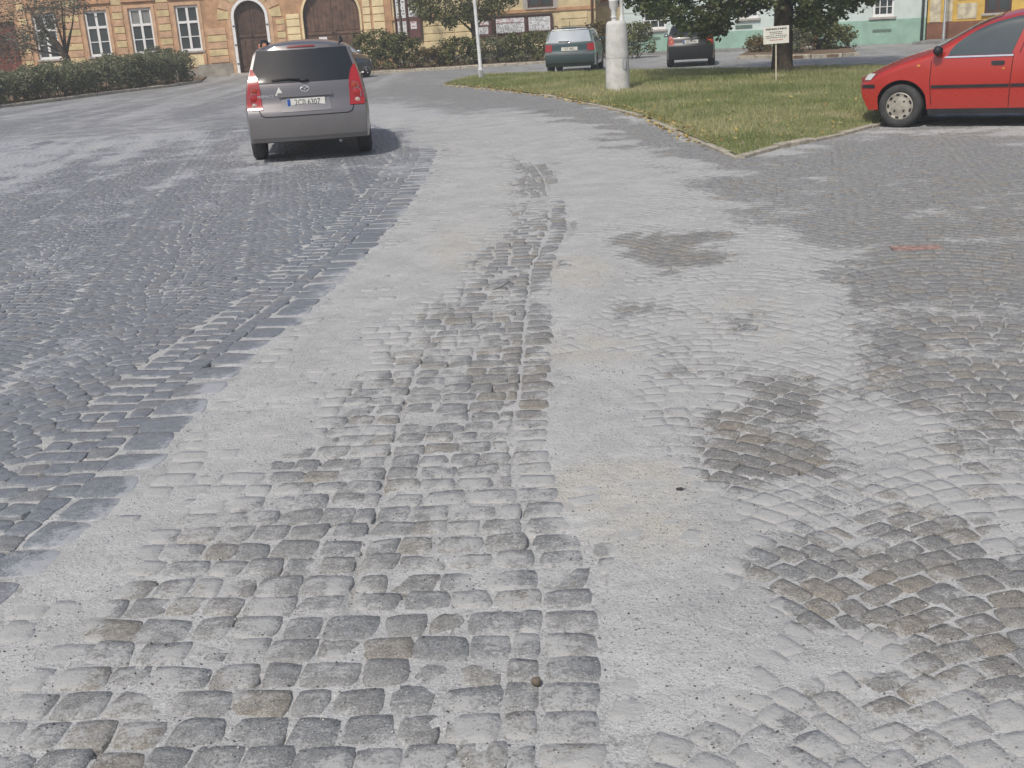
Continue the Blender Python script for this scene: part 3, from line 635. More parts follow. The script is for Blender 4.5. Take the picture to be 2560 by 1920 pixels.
# banded blocks on each pier
def pier(x0, x1, z0=.62, z1=4.0, ph=.315, ncol=1, k0=0, mats=('pink', 'yellow'), gap=.032, z_step=None):
    z = z0; k = k0
    while z < z1:
        for c in range(ncol):
            w = (x1-x0)/ncol
            if min(z+ph-gap, z1)-z > .1: block(bl, x0+c*w+gap/2, x0+(c+1)*w-gap/2, z, min(z+ph-gap, z1), PL[mats[k % len(mats)]])
        z += ph; k += 1
pier(-20.06, -19.17); pier(-17.62, -17.10); pier(-15.54, -14.94, k0=0); pier(-22.0, -21.6); pier(-13.34, -12.42, z1=2.2)
pier(-10.05, -9.62, z1=2.4); pier(-27.5, -24.8)
pier(-9.56, -8.92, mats=('cream',), z0=.35, z1=2.6, ph=.34); pier(-5.96, -5.58, mats=('cream',), z0=.35, ph=.34); pier(-5.50, -4.92, mats=('cream',), z0=.35, ph=.34)
pier(3.30, 4.60, mats=('sand',), z0=.35, ph=.33, z1=2.0); pier(-3.2, -.2, mats=('cream',), z0=.35, ph=.34, z1=1.9, ncol=2)
# radial blocks round the small arch
dcx = (DOOR[0]+DOOR[1])/2; dr = (DOOR[1]-DOOR[0])/2; dzc = DOOR[3]-dr
for k, t in enumerate(np.linspace(.12, math.pi-.12, 9)):
    a0, a1 = t-.15, t+.15; r0, r1 = dr+.24, dr+.78
    poly = [(dcx-r0*math.cos(a0), dzc+r0*math.sin(a0)), (dcx-r0*math.cos(a1), dzc+r0*math.sin(a1)), (dcx-r1*math.cos(a1), dzc+r1*math.sin(a1)), (dcx-r1*math.cos(a0), dzc+r1*math.sin(a0))]
    MB().prism(poly[::-1], -.035, .01).build('stone_block', PL['pink' if k % 2 else 'yellow'], bl)
def arch_band(x0, x1, za, zb, wi, y0, y1, mat, name):
    r = (x1-x0)/2; cx = (x0+x1)/2; zc = zb-r; pts = [(x0, za)]+[(cx-r*math.cos(t), zc+r*math.sin(t)) for t in np.linspace(0, math.pi, 25)]+[(x1, za)]
    po = [(x0-wi, za)]+[(cx-(r+wi)*math.cos(t), zc+(r+wi)*math.sin(t)) for t in np.linspace(0, math.pi, 25)]+[(x1+wi, za)]
    mb = MB(); n = len(pts)
    mb.grid([[(p[0], y0, p[1]) for p in pts], [(p[0], y0, p[1]) for p in po]]); mb.grid([[(p[0], y0, p[1]) for p in po], [(p[0], y1, p[1]) for p in po]]); mb.grid([[(p[0], y1, p[1]) for p in pts], [(p[0], y0, p[1]) for p in pts]])
    return fix(mb.build(name, mat, bl), 50)
arch_band(DOOR[0], DOOR[1], DOOR[2], DOOR[3], .13, -.045, .05, M['white'], 'arch_surround'); arch_band(DOOR[0]-.15, DOOR[1]+.15, DOOR[2]-.08, DOOR[3]+.15, .17, -.02, .02, PL['pink'], 'arch_moulding')
arch_band(GATE[0], GATE[1], GATE[2], GATE[3], .10, -.05, .05, PL['cream'], 'arch_surround')
def leaf_door(x0, x1, za, zb, mat, y=.24, panels=3, name='door'):
    root = empty(name, (0, 0, 0), parent=bl); r = (x1-x0)/2; cx = (x0+x1)/2; zc = zb-r
    for s in (-1, 1):
        xa, xb = (x0+.03, cx-.012) if s < 0 else (cx+.012, x1-.03)
        zt = lambda x: zc+math.sqrt(max(0, r*r-(x-cx)**2))-.02
        poly = [(xa, za), (xb, za)]+[(x, zt(x)) for x in np.linspace(xb, xa, 9)]
        MB().prism(poly, y, y+.06).build('door_leaf', mat, root)
        w = xb-xa
        for k in range(6): MB().box(xa+.08+k*(w-.16)/6+.008, xa+.08+(k+1)*(w-.16)/6-.008, y-.022, y+.005, za+1.75, min(zt(xa+.08), zt(xb-.08))-.1 if zt(xa+.08) > za+1.9 else za+1.9).build('door_board', mat, root)
        MB().box(xa+.02, xb-.02, y-.045, y+.005, za+1.58, za+1.70, .01).build('door_rail', mat, root)
        for p0, p1 in ((.10, .46), (.54, .90)): MB().box(xa+w*p0, xa+w*p1, y-.03, y+.005, za+.25, za+1.45, .02).build('door_panel', mat, root)
    return root
leaf_door(DOOR[0], DOOR[1], DOOR[2], DOOR[3], PL['wood']); leaf_door(GATE[0], GATE[1], GATE[2], GATE[3], pm('gate_wood', (.145, .083, .055), .65, .3, 5, .3), name='gateway_door')
MB().box(-24.6, -22.2, .2, .26, 0, 3.0).build('side_door', PL['redwood'], bl)
for k in range(8): MB().box(-24.6+k*.3+.01, -24.6+(k+1)*.3-.01, .17, .21, .1, 2.9).build('side_door_board', PL['redwood'], bl)
MB().box(DOOR[0]-.35, DOOR[1]+.35, -.55, .3, -.1, .10).build('door_step', M['trimgrey'], bl)
for xx in (DOOR[0]-.10, DOOR[1]+.02):
    for zz in (.5, 1.35, 2.2): MB().box(xx, xx+.09, -.075, -.04, zz, zz+.05).build('hinge', M['black'], bl)
MB().box(-13.95, -12.30, -.055, .01, -.1, .58).build('plinth', PL['plinth'], bl); MB().box(-10.35, -9.6, -.05, .01, -.1, .55).build('plinth', PL['plinth'], bl); MB().box(-22.1, -13.95, -.045, .01, -.1, .42).build('plinth', PL['plinth'], bl)
MB().box(-4.72, XR, -.05, .01, -.1, .32).build('plinth', PL['plinth'], bl)
MB().box(-4.72, XR, -.07, .01, 2.05, 2.20).build('string_course', PL['orange'], bl)
MB().box(-4.92, -4.60, -.06, .01, -.1, 7.5).build('pilaster', PL['orange'], bl)
dp = MB(); dp.tube([(4.78, -.12, 7.5), (4.78, -.12, .2)], .055, 8); dp.build('downpipe', PL['brown'], bl, True)
# notices and cases hung on the front
def notice_case(xa, xb, za, zb, lab, cat, frame, sheets, mull=()):
    r = empty('notice_case', ((xa+xb)/2, FY-.14, za), 0, lab, cat, 'notice cases on the town house'); w = xb-xa; h = zb-za
    mb = MB(); t = .06
    mb.box(-w/2, w/2, .04, .12, 0, h); mb.build('back_panel', pm('case_lining', (.16, .075, .07), .8, .2, 5, .1), r)
    f = MB(); f.box(-w/2-t, -w/2, -.02, .12, -t, h+t); f.box(w/2, w/2+t, -.02, .12, -t, h+t); f.box(-w/2, w/2, -.02, .12, -t, 0); f.box(-w/2, w/2, -.02, .12, h, h+t)
    for q in mull: f.box(-w/2+w*q-t/2, -w/2+w*q+t/2, -.02, .12, 0, h)
    f.build('frame', frame, r)
    for (x0, x1, z0, z1, kind) in sheets:
        a, b_, c_, d_ = -w/2+w*x0, -w/2+w*x1, h*z0, h*z1
        s = MB().box(a, b_, .025, .038, c_, d_).build('poster', M['paper'], r)
        mk = MB(); n = {'text': 7, 'dense': 12, 'head': 4}[kind]; z = d_-.06
        for q in range(n):
            hh = (d_-c_)/n*.38; z = d_-(q+.75)*(d_-c_)/n; x = a+.05
            while x < b_-.1:
                l = random.uniform(.03, .14)*(1.4 if kind == 'head' else .8); l = min(l, b_-.05-x)
                if random.random() < .8: mk.box(x, x+l, .021, .0245, z, z+hh)
                x += l+random.uniform(.02, .06)
        tag(mk.build('print', M['redink'] if kind == 'head' else M['ink'], s), kind='stuff')
    return r
notice_case(.20, 2.85, 1.16, 1.90, 'wide low glazed notice case with red headed posters behind the green estate car', 'notice case', PL['dwood'], [(.02, .52, .05, .62, 'text'), (.02, .52, .66, .95, 'head'), (.60, .98, .08, .92, 'dense')], (.56,))
notice_case(-.72, .02, 1.12, 1.92, 'small dark notice case with one sheet, left of the wide case', 'notice case', PL['dwood'], [(.2, .8, .1, .5, 'text'), (.2, .85, .6, .9, 'head')])
notice_case(-4.42, -3.30, 1.22, 3.05, 'tall dark notice case with white posters right of the big gateway', 'notice case', PL['dwood'], [(.03, .42, .50, 1., 'text'), (.55, .93, .52, .98, 'dense'), (.06, .42, .06, .42, 'dense'), (.6, .85, .22, .40, 'head')], (.48,))
def plaque(x, z, w, h, mat, lab, y):
    r = empty('door_notice', (x, y, z), 0, lab, 'notice'); MB().box(-w/2, w/2, -.006, .0, -h/2, h/2).build('sheet', mat, r)
    mk = MB()
    for k in range(3): mk.box(-w*.36, w*.36*random.uniform(.4, 1), -.009, -.0065, h*(.2-.24*k), h*(.26-.24*k))
    tag(mk.build('print', M['redink'], r), kind='stuff'); return r
plaque(-10.85, 1.22, .36, .28, pm('orange_paper', (.62, .27, .14), .8, .1, 9, 0), 'small orange notice on the arched dark door', FY+.19)
plaque(-7.95, 1.28, .38, .44, M['paper'], 'small white notice with red heading on the big brown gateway', FY+.19)

# ---- recessed link and mint house (angled a little)
lk = empty('link_house', (5.0, 57.2, 0), 0, 'narrow cream house front set back beside the sand coloured end', 'building')
wall_mesh(0, 4.5, -.1, 6.6, [(.45, 1.25, 2.3, 3.9, False)]).build('wall', PL['sand'], lk); shell(lk, 0, 4.5, 6.6, 8, PL['sand']); window(lk, .45, 1.25, 2.3, 3.9, 'plain', frame=PL['owood']); MB().box(0, 4.5, -.05, .01, -.1, .9).build('plinth', PL['green'], lk)
a0 = np.array([5.9, 51.3]); a1 = np.array([17.1, 45.25]); dv = a1-a0; LM = float(np.hypot(*dv)); rzm = math.atan2(dv[1], dv[0])
mh = empty('mint_house', (a0[0], a0[1], 0), rzm, 'pale mint house with green plinth and barred white windows behind the linden tree', 'building')
def onm(px, py):  # photo pixel to the mint facade's own x, z
    d = ray(px, py); nrm = np.array([-dv[1], dv[0], 0]); t = (nrm@(np.array([*a0, 0])-Cv))/(nrm@d); P = Cv+d*t; return float((P[:2]-a0)@dv/LM), float(P[2])
mwin = []
for (l, r_, t_, b_) in [(1606, 1664, -90, 76), (1846, 1896, -100, 48), (2180, 2234, -130, 44)]:
    xa, zz = onm(l, b_); xb, _ = onm(r_, b_); mwin.append((xa, xb, zz, zz+1.55))
dxa, _ = onm(2000, 60); dxb, _ = onm(2046, 60); mdoor = (dxa, dxb, .02, 2.2)
wall_mesh(0, LM, -.1, 6.4, [(*w_, False) for w_ in mwin]+[(*mdoor, False)], .26).build('wall', PL['mint'], mh); shell(mh, 0, LM, 6.4, 9, PL['mint'])
for w_ in mwin:
    window(mh, *w_, 'bars', y=.12); MB().box(w_[0]-.12, w_[1]+.12, -.03, .01, w_[3]+.02, w_[3]+.14).build('window_surround', M['white'], mh)
fr = MB(); fr.box(mdoor[0], mdoor[0]+.12, .02, .2, .02, 2.2); fr.box(mdoor[1]-.12, mdoor[1], .02, .2, .02, 2.2); fr.box(mdoor[0]+.12, mdoor[1]-.12, .02, .2, 2.05, 2.2); d_ = fr.build('door', PL['owood'], mh); MB().box(mdoor[0]+.12, mdoor[1]-.12, .14, .19, .02, 2.05).build('door_leaf', PL['wood'], d_); MB().box(mdoor[0]+.2, mdoor[1]-.2, .115, .145, .25, .95, .02).build('door_panel', PL['wood'], d_)
for s0, s1 in ((0, mdoor[0]-.02), (mdoor[1]+.02, LM)): MB().box(s0, s1, -.04, .012, -.1, .78 if s0 == 0 else .93).build('plinth', PL['green'], mh)
for px, py in ((1632, 97), (1860, 66), (2205, 77)):
    xx, zz = onm(px, py); MB().box(xx-.36, xx+.36, -.046, .0, zz-.06, zz+.06).build('vent_slot', pm('dark_green_vent_grille', (.13, .19, .15), .8, .2, 9, .2), mh)  # vent plates in one plain dark green
MB().box(.02, LM-.02, -.02, .01, 1.75, 1.80).build('string_course', PL['mint'], mh)
dp = MB(); dp.tube([(LM-.12, -.10, 6.3), (LM-.12, -.10, .05)], .055, 8); dp.build('downpipe', pm('grey_green_pipe', (.10, .12, .11), .6, .2, 6, .1), mh, True)
# ---- yellow house at the right edge
y0_ = a1+dv/LM*.05; yh = empty('yellow_house', (float(y0_[0]), float(y0_[1]), 0), rzm+R(4), 'yellow house with pale peeling pilasters and red brown plinth behind the red car', 'building')
yw = [(2.05, 3.0, .96, 2.6), (4.4, 5.35, .96, 2.6), (6.8, 7.75, .96, 2.6)]
wall_mesh(0, 11, -.1, 6.2, [(*w_, False) for w_ in yw], .26).build('wall', PL['ycol'], yh); shell(yh, 0, 11, 6.2, 9, PL['ycol'])
for w_ in yw: window(yh, *w_, 'plain', y=.1, frame=PL['dwood'])
for xx in (.08, .68, 3.5): MB().box(xx, xx+(.40 if xx < .5 else .22), -.05, .01, .74, 6.1).build('pilaster', PL['pale'], yh)
for zz in (.80, 1.5, 2.2): block(yh, 1.08, 1.78, zz, zz+.58, PL['pale'], .025, 0, 'wall_panel')
MB().box(0, 11, -.06, .01, -.1, .72).build('plinth', PL['brown'], yh)

# pavements in front of the buildings, planting beds
M['walk'] = pm('worn_asphalt_pavement', (.24, .235, .225), .9, .2, 4, .4)
def raised(name, pts, h, mat, kind='structure', **kw):
    me = bpy.data.meshes.new(name); n = len(pts); me.from_pydata([(*p, -.05) for p in pts]+[(*p, h) for p in pts], [], [tuple(range(n, 2*n))]+[(i, (i+1) % n, n+(i+1) % n, n+i) for i in range(n)]); me.update(); o = obj(name, me, mat); bm = bmesh.new(); bm.from_mesh(me); bmesh.ops.recalc_face_normals(bm, faces=bm.faces); bm.to_mesh(me); bm.free(); return tag(o, kind=kind, **kw)
G2 = lambda u, v: tuple(float(q) for q in gp(u, v)[:2])
hk = [G2(-60, 280), G2(0, 270), G2(150, 252), G2(300, 232), G2(430, 217), G2(500, 206)]
raised('planting_bed', hk+[(-13.4, 53.6), (-30, 53.6), (-30, 34)], .07, M['soil'])
kb = np.array(hk); kerb('kerb', kb, 'sandy stone kerb along the clipped hedge on the left', h=.11, w=.16)
h2 = [G2(880, 189), G2(1000, 181), G2(1120, 174), G2(1250, 166), G2(1365, 158)]
raised('planting_bed', h2+[(2.5, 53.9), (-6.5, 53.9)], .07, M['soil']); kerb('kerb', np.array(h2), 'sandy stone kerb below the shrubs in front of the notice cases', h=.11, w=.16)
h3 = [G2(1845, 147), G2(1900, 146), G2(1990, 147), G2(2090, 143), G2(2145, 139)]
n_ = np.array([-dv[1], dv[0]])/LM; off = lambda P, s: tuple(np.array(P)+n_*s)
raised('planting_bed', h3+[G2(2120, 122), G2(1880, 128)], .10, M['soil']); kerb('kerb', np.array(h3), 'reddish kerb of the flower bed behind the linden trunk', h=.12, w=.14)
raised('pavement', [tuple(a0-n_*.05+dv/LM*12.9), tuple(a0-n_*2.3+dv/LM*12.6), tuple(a1-n_*2.0+dv/LM*12), tuple(a1-n_*.02+dv/LM*12)], .10, M['walk'])
raised('pavement', [tuple(a0-n_*.05), tuple(a0-n_*1.5), tuple(a0-n_*1.7+dv/LM*7.2), tuple(a0-n_*.05+dv/LM*7.2)], .09, M['walk'])

# ================================================================== VEHICLES
M['tailred'] = m_glass('red_lamp_lens', (.30, .010, .010), .10, .7); M['lampamber'] = m_glass('amber_lamp_lens', (.55, .22, .04), .12, .6); M['lampclear'] = m_glass('clear_lamp_lens', (.55, .55, .53), .12, .6)
M['carglass'] = m_glass('tinted_car_glass', (.014, .017, .020), .04, .45); M['carglass2'] = m_glass('light_car_glass', (.055, .07, .075), .05, .6); M['skyglass'] = m_glass('sky_coloured_glass', (.30, .34, .38), .10, .8)  # bright glass: brightness seen through the panes is put into its colour
M['hub'] = pm('silver_wheel_trim', (.40, .37, .31), .45, .15, 12, .1, .5, .3); M['plate'] = pm('white_number_plate', (.66, .65, .60), .5, .06, 9, 0); M['plateblue'] = pm('blue_plate_strip', (.03, .09, .35), .5, .1, 9, 0); M['chrome'] = pm('bright_chrome', (.72, .72, .72), .15, .05, 9, 0, .5, 1.); M['seam'] = pm('panel_gap', (.015, .015, .016), .8, .1, 9, 0); M['silver'] = pm('silver_badge', (.75, .76, .78), .3, .05, 9, 0, .5, .7)
def pw(tab): xs = [a for a, _ in tab]; ys = [b for _, b in tab]; return lambda x: np.interp(x, xs, ys)
def smooth_pw(tab, k=.06):
    f = pw(tab); return lambda x: (f(np.asarray(x)-k)+2*f(x)+f(np.asarray(x)+k))/4
class Car:
    def __init__(s, name, label, loc, heading, sp, group=None):
        s.sp = sp; s.xr, s.xf, s.W = sp['xr'], sp['xf'], sp['W']
        s.top = smooth_pw(sp['top'], .07); s.rear = smooth_pw(sp['rear'], .03); s.front = smooth_pw(sp['front'], .03); s.plan = smooth_pw(sp['plan'], .06); s.prof = smooth_pw(sp['prof'], .03)
        s.root = empty(name, loc, heading, label, 'car', group); k = sp.get('scale', 1.); s.root.scale = (k, k, k)
        s.body()
    def zb(s, x):
        z = np.full_like(np.asarray(x, float), s.sp['sill']); r = s.sp['wr']+.055
        for xa in s.sp['axles']:
            d = r*r-(x-xa)**2; z = np.maximum(z, np.where(d > 0, s.sp['wr']+np.sqrt(np.maximum(d, 0)), 0))
        return z
    def crown(s, xn): return np.interp(xn, [s.xr, s.xr+.3, s.xf-.35, s.xf], [.05, .07, .07, .05])
    def Wd(s, x, z, ze):
        rr = .075; t = np.clip((z-(ze-rr))/rr, 0, 1)
        return s.W*s.plan(x)*s.prof(z)-rr*.9*(1-np.sqrt(np.maximum(0, 1-t*t)))
    def xat(s, xn, z):
        u = (xn-s.xr)/(s.xf-s.xr)
        return xn+s.rear(z)*np.maximum(0, 1-u/.22)**2-s.front(z)*np.maximum(0, 1-(1-u)/.2)**2
    def xr_s(s, y, z):
        W0 = s.Wd(s.xr+s.rear(z), z, 9.); return s.xr+s.rear(z)-s.sp['bul']*(1-np.clip(y/W0, -1, 1)**2)
    def body(s):
        sp = s.sp; r = sp['wr']+.055
        xs = np.unique(np.r_[np.linspace(s.xr, s.xf, 44), *[xa+r*np.sin(np.linspace(-math.pi/2, math.pi/2, 17)) for xa in sp['axles']], s.xr+.03, s.xr+.07, s.xf-.03, s.xf-.07]); xs = xs[np.r_[True, np.diff(xs) > .006]]
        fr = np.r_[np.linspace(0, .82, 13), .86, .90, .94, .97, 1.]; tq = np.array([.8, .55, .28, 0]); rows = []
        for xn in xs:
            zt = float(s.top(xn)); cr = float(s.crown(xn)); ze = zt-cr; z0 = float(s.zb(np.array(xn)))
            z0 = min(z0, ze-.06); z = z0+(ze-z0)*fr; x = s.xat(xn, z); w = s.Wd(x, z, ze)
            side = np.stack([x, w, z], 1); xe_ = x[-1]; we = w[-1]
            xt = np.full(4, xe_); yt = we*tq; zt_ = ze+cr*(1-tq**2.4)
            u = (xn-s.xr)/(s.xf-s.xr); bw = sp['bul']*max(0, 1-u/.2)**2; fw = sp.get('fbul', .12)*max(0, 1-(1-u)/.15)**2
            xt = xt-bw*(1-tq**2)+fw*(1-tq**2)
            half = np.concatenate([side, np.stack([xt, yt, zt_], 1)]); mir = half[:-1][::-1].copy(); mir[:, 1] *= -1
            rows.append(np.concatenate([half, mir]))
        P = np.array(rows); mb = MB(); mb.grid(P)
        # rear and front faces
        for idx, sgn in ((0, -1), (-1, 1)):
            half = P[idx][:len(fr)]; q = np.r_[1, tq, -tq[:-1][::-1], -1]; G = []
            for p in half[:-1]:
                w = p[1]; bul = sp['bul'] if idx == 0 else sp.get('fbul', .12)
                G.append([(p[0]+sgn*bul*(1-k*k), w*k, p[2]) for k in q])
            G.append([tuple(v) for v in P[idx][len(fr)-1:len(P[idx])-len(fr)+1]]); mb.grid(G)
        s.bodyo = fix(mb.build('body', sp['paint'], s.root), 38)
        # underside and wheel wells
        ub = MB(); ub.box(s.xr+.14, s.xf-.16, -s.W+.2, s.W-.2, sp['sill']-.02, .66); ub.build('underbody', M['black'], s.root)
        for xa in sp['axles']:
            for sd in (1, -1): s.wheel(xa, sd, sp.get('steer', 0) if xa > 0 else 0)
    def wheel(s, xa, sd, steer):
        sp = s.sp; r = sp['wr']; w = .185; yy = sd*(s.W*.985-w/2-.012)
        e = empty('wheel', (xa, yy, r), steer, parent=s.root)
        w = .205; pr = [(r*.63, -w*.42), (r*.72, -w*.5), (r*.90, -w*.48), (r*.975, -w*.38), (r, -w*.2), (r, w*.2), (r*.975, w*.38), (r*.90, w*.48), (r*.72, w*.5), (r*.63, w*.42)]
        mb = MB(); mb.lathe(pr, 36, 'y'); fix(mb.build('tyre', M['rubber'], e), 40)
        h = MB(); o = sd*w*.40; h.lathe([(r*.645, o-sd*.03), (r*.64, o), (r*.58, o+sd*.006), (r*.50, o-sd*.004), (r*.30, o+sd*.012), (r*.16, o+sd*.02), (.001, o+sd*.022)], 36, 'y'); rim = fix(h.build('rim', M['hub'], e), 40)
        for k in range(4):
            t = math.pi*(.25+k/2); MB().lathe([(.014, o+sd*.010), (.012, o+sd*.019), (.001, o+sd*.019)], 8, 'y', (.085*math.cos(t), 0, .085*math.sin(t))).build('wheel_bolt', M['seam'], rim)
        nh = 9
        for k in range(nh):
            t = 2*math.pi*k/nh; c = MB(); cx, cz = r*.53*math.cos(t), r*.53*math.sin(t); tx, tz = -math.sin(t), math.cos(t); rx, rz = math.cos(t), math.sin(t)
            yy2 = o+sd*.0075; pts = [(cx+a*tx*r*.085+b*rx*r*.048, yy2, cz+a*tz*r*.085+b*rz*r*.048) for a, b in ((-1, -.6), (-.5, -1), (.5, -1), (1, -.6), (1, .7), (.5, 1), (-.5, 1), (-1, .7))]
            c.add(pts, [tuple(range(8))]); c.build('trim_slot', M['seam'], rim)
    # surface patches -------------------------------------------------
    def rear_patch(s, name, zs, ql, qr, mat, off=.004, n=9, parent=None, absy=True, thick=True):
        G = []
        for z, a, b in zip(zs, ql, qr):
            ys = np.linspace(a, b, n); G.append([(float(s.xr_s(y, z))-off, y, z) for y in ys])
        mb = MB(); mb.grid(G)
        if thick:
            G2_ = np.array(G); per = np.concatenate([G2_[0], G2_[1:, -1], G2_[-1, -2::-1], G2_[-2:0:-1, 0]]); per = np.concatenate([per, per[:1]]); inn = per.copy(); inn[:, 0] += off+.01; mb.grid([per, inn])
        return fix(mb.build(name, mat, parent or s.root), 45)
    def side_patch(s, name, zs, xa, xb, mat, sd, off=.004, n=7, parent=None):
        G = []
        for z, a, b in zip(zs, xa, xb):
            X = np.linspace(a, b, n); G.append([(x, sd*(float(s.Wd(x, z, float(s.top(x)-s.crown(x))))+off), z) for x in X])
        mb = MB(); mb.grid(G); G2_ = np.array(G); per = np.concatenate([G2_[0], G2_[1:, -1], G2_[-1, -2::-1], G2_[-2:0:-1, 0]]); per = np.concatenate([per, per[:1]]); inn = per.copy(); inn[:, 1] -= sd*(off+.012); mb.grid([per, inn])
        return fix(mb.build(name, mat, parent or s.root), 45)
    def top_patch(s, name, xs_, wf, mat, off=.005):
        G = []
        for x in xs_:
            ze = float(s.top(x)-s.crown(x)); we = float(s.Wd(x, ze, ze)); cr = float(s.crown(x)); G.append([(x, y, ze+cr*(1-abs(y/we)**2.4)+off) for y in np.linspace(-we*wf, we*wf, 9)])
        mb = MB(); mb.grid(G); return fix(mb.build(name, mat, s.root), 45)
    def plate_(s, z, w, h, txt, blue=True, x_off=.02, y0=0.):
        x = float(s.xr_s(y0, z))-x_off; e = empty('number_plate', (x, y0, z), 0, parent=s.root)
        MB().box(-.006, .006, -w/2, w/2, -h/2, h/2).build('plate_face', M['plate'], e)
        if blue: MB().box(-.0085, -.004, w/2-.05, w/2-.005, -h/2+.004, h/2-.004).build('blue_strip', M['plateblue'], e)
        text('plate_text', txt, h*.98, M['ink'], e, (-.0085, -.02 if blue else 0, 0), (R(90), 0, R(-90)), .0006, sx=.80 if blue else .8); return e
    def roof_rails(s, x0, x1, mat):
        for sd in (1, -1):
            xs_ = np.linspace(x0, x1, 8); pts = []
            for i, x in enumerate(xs_):
                ze = float(s.top(x)-s.crown(x)); pts.append((x, sd*(float(s.Wd(x, ze, ze))-.03), ze+(.035 if i in (0, 7) else .085)))
            mb = MB(); mb.tube(pts, .017, 6); mb.build('roof_rail', mat, s.root, True)
    def mirror(s, x, z, mat, sd, ln=.16):
        y = sd*(float(s.Wd(x, z, 9.))); mb = MB(); mb.ell((x, y+sd*.10, z+.03), (.06, ln*.55, .062), 12, 8); mb.tube([(x, y-sd*.03, z-.02), (x, y+sd*.06, z+.0)], .022, 6); o = fix(mb.build('door_mirror', mat, s.root), 50)
        g2 = MB(); g2.lathe([(.001, 0), (.040, -.002), (.044, .006)], 16, 'z'); gl = g2.build('mirror_glass', M['carglass'], o, True, (x-.052, y+sd*.10, z+.03), (0, R(-90), 0)); gl.scale = (1, ln*9.5, 1)

# ---- grey people carrier driving off, seen from behind
sp = dict(xr=-2.12, xf=2.16, W=.875, sill=.29, wr=.325, axles=(-1.33, 1.34), bul=.075, fbul=.16, paint=m_paint('grey_metallic_paint', (.165, .155, .158), .32, .5, .22, .5),
          top=[(-2.12, 1.565), (-1.9, 1.60), (-1.0, 1.625), (0, 1.60), (.5, 1.50), (1.15, 1.05), (1.5, .98), (2.0, .82), (2.16, .66)],
          rear=[(.2, .10), (.32, .045), (.45, .0), (.66, .0), (.74, .03), (.80, .075), (1.04, .10), (1.12, .135), (1.52, .375), (1.62, .43)],
          front=[(.2, .08), (.5, 0), (.7, .05), (.9, .2)], plan=[(-2.12, .92), (-1.98, .965), (-1.6, .99), (-.6, 1), (1.2, 1), (1.8, .96), (2.16, .86)],
          prof=[(.2, .955), (.35, .985), (.6, 1.0), (.85, .98), (1.04, .935), (1.15, .895), (1.5, .76), (1.65, .71)])
PH = R(90+7.3); pc = gp(785, 388); fwd = np.array([math.cos(PH), math.sin(PH)]); pcc = pc[:2]+fwd*1.36
mpv = Car('people_carrier', 'grey metallic people carrier with dark rear window driving away on the left', (float(pcc[0]), float(pcc[1]), 0), PH, sp)
W0 = lambda z: float(mpv.Wd(mpv.xr+mpv.rear(z), z, 9.))
zs = [1.075, 1.10, 1.2, 1.35, 1.47, 1.505]
mpv.rear_patch('rear_window', zs, [-(W0(z)-.035-.02*(k == 0)) for k, z in enumerate(zs)], [W0(z)-.035-.02*(k == 0) for k, z in enumerate(zs)], M['carglass'], .006)
mpv.rear_patch('high_brake_lamp', [1.53, 1.552], [-.19, -.175], [.19, .175], pm('dark_red_lens', (.20, .02, .02), .3, .1, 9, 0), .028)
for sd in (1, -1):
    zz = [.735, .80, .90, 1.0, 1.1, 1.2, 1.27]; win = [.205, .205, .19, .172, .14, .085, .02]
    a = [sd*(W0(z)-.006) for z in zz]; b_ = [sd*(W0(z)-.006-w) for z, w in zip(zz, win)]
    lo = [min(p, q) for p, q in zip(a, b_)]; hi = [max(p, q) for p, q in zip(a, b_)]
    lamp = mpv.rear_patch('tail_lamp', zz, lo, hi, M['tailred'], .012, 6)
    for zc, rr, mt in ((.985, .052, m_glass('smoked_amber_lens', (.30, .032, .012), .12, .6)), (.885, .066, M['tailred']), (.790, .038, m_glass('smoked_clear_lens', (.42, .30, .27), .12, .6))):
        yc = sd*(W0(zc)-.105); ring = MB(); x = float(mpv.xr_s(yc, zc))-.014
        ring.lathe([(rr*1.06, .008), (rr*1.06, 0), (rr*.98, -.004), (rr*.97, .0)], 20, 'z'); o = ring.build('lens_ring', M['chrome'], lamp, True, (x, yc, zc), (0, R(90), 0)); o.rotation_euler = (0, R(-90), 0)
        c = MB(); c.lathe([(rr*.95, 0), (rr*.7, .006), (.001, .012)], 18, 'z'); c.build('lens_disc', mt, lamp, True, (x-.001, yc, zc), (0, R(-90), 0))
    # wraps round the corner
    mpv.side_patch('tail_lamp_side', [.74, .9, 1.05, 1.2], [mpv.xr+.05+float(mpv.rear(z)) for z in (.74, .9, 1.05, 1.2)], [mpv.xr+.10+float(mpv.rear(z)) for z in (.74, .9, 1.05, 1.2)], M['tailred'], sd, .004, 4)
    mpv.side_patch('side_window', [1.06, 1.2, 1.4, 1.48], [-1.55, -1.53, -1.45, -1.38], [.95, .78, .52, .42], M['carglass'], sd)
    mpv.side_patch('body_pillar_seam', [.42, 1.05], [-.12, -.12], [-.108, -.108], M['seam'], sd, .003, 2)
    mpv.mirror(.80, 1.05, sp['paint'], sd, .10)
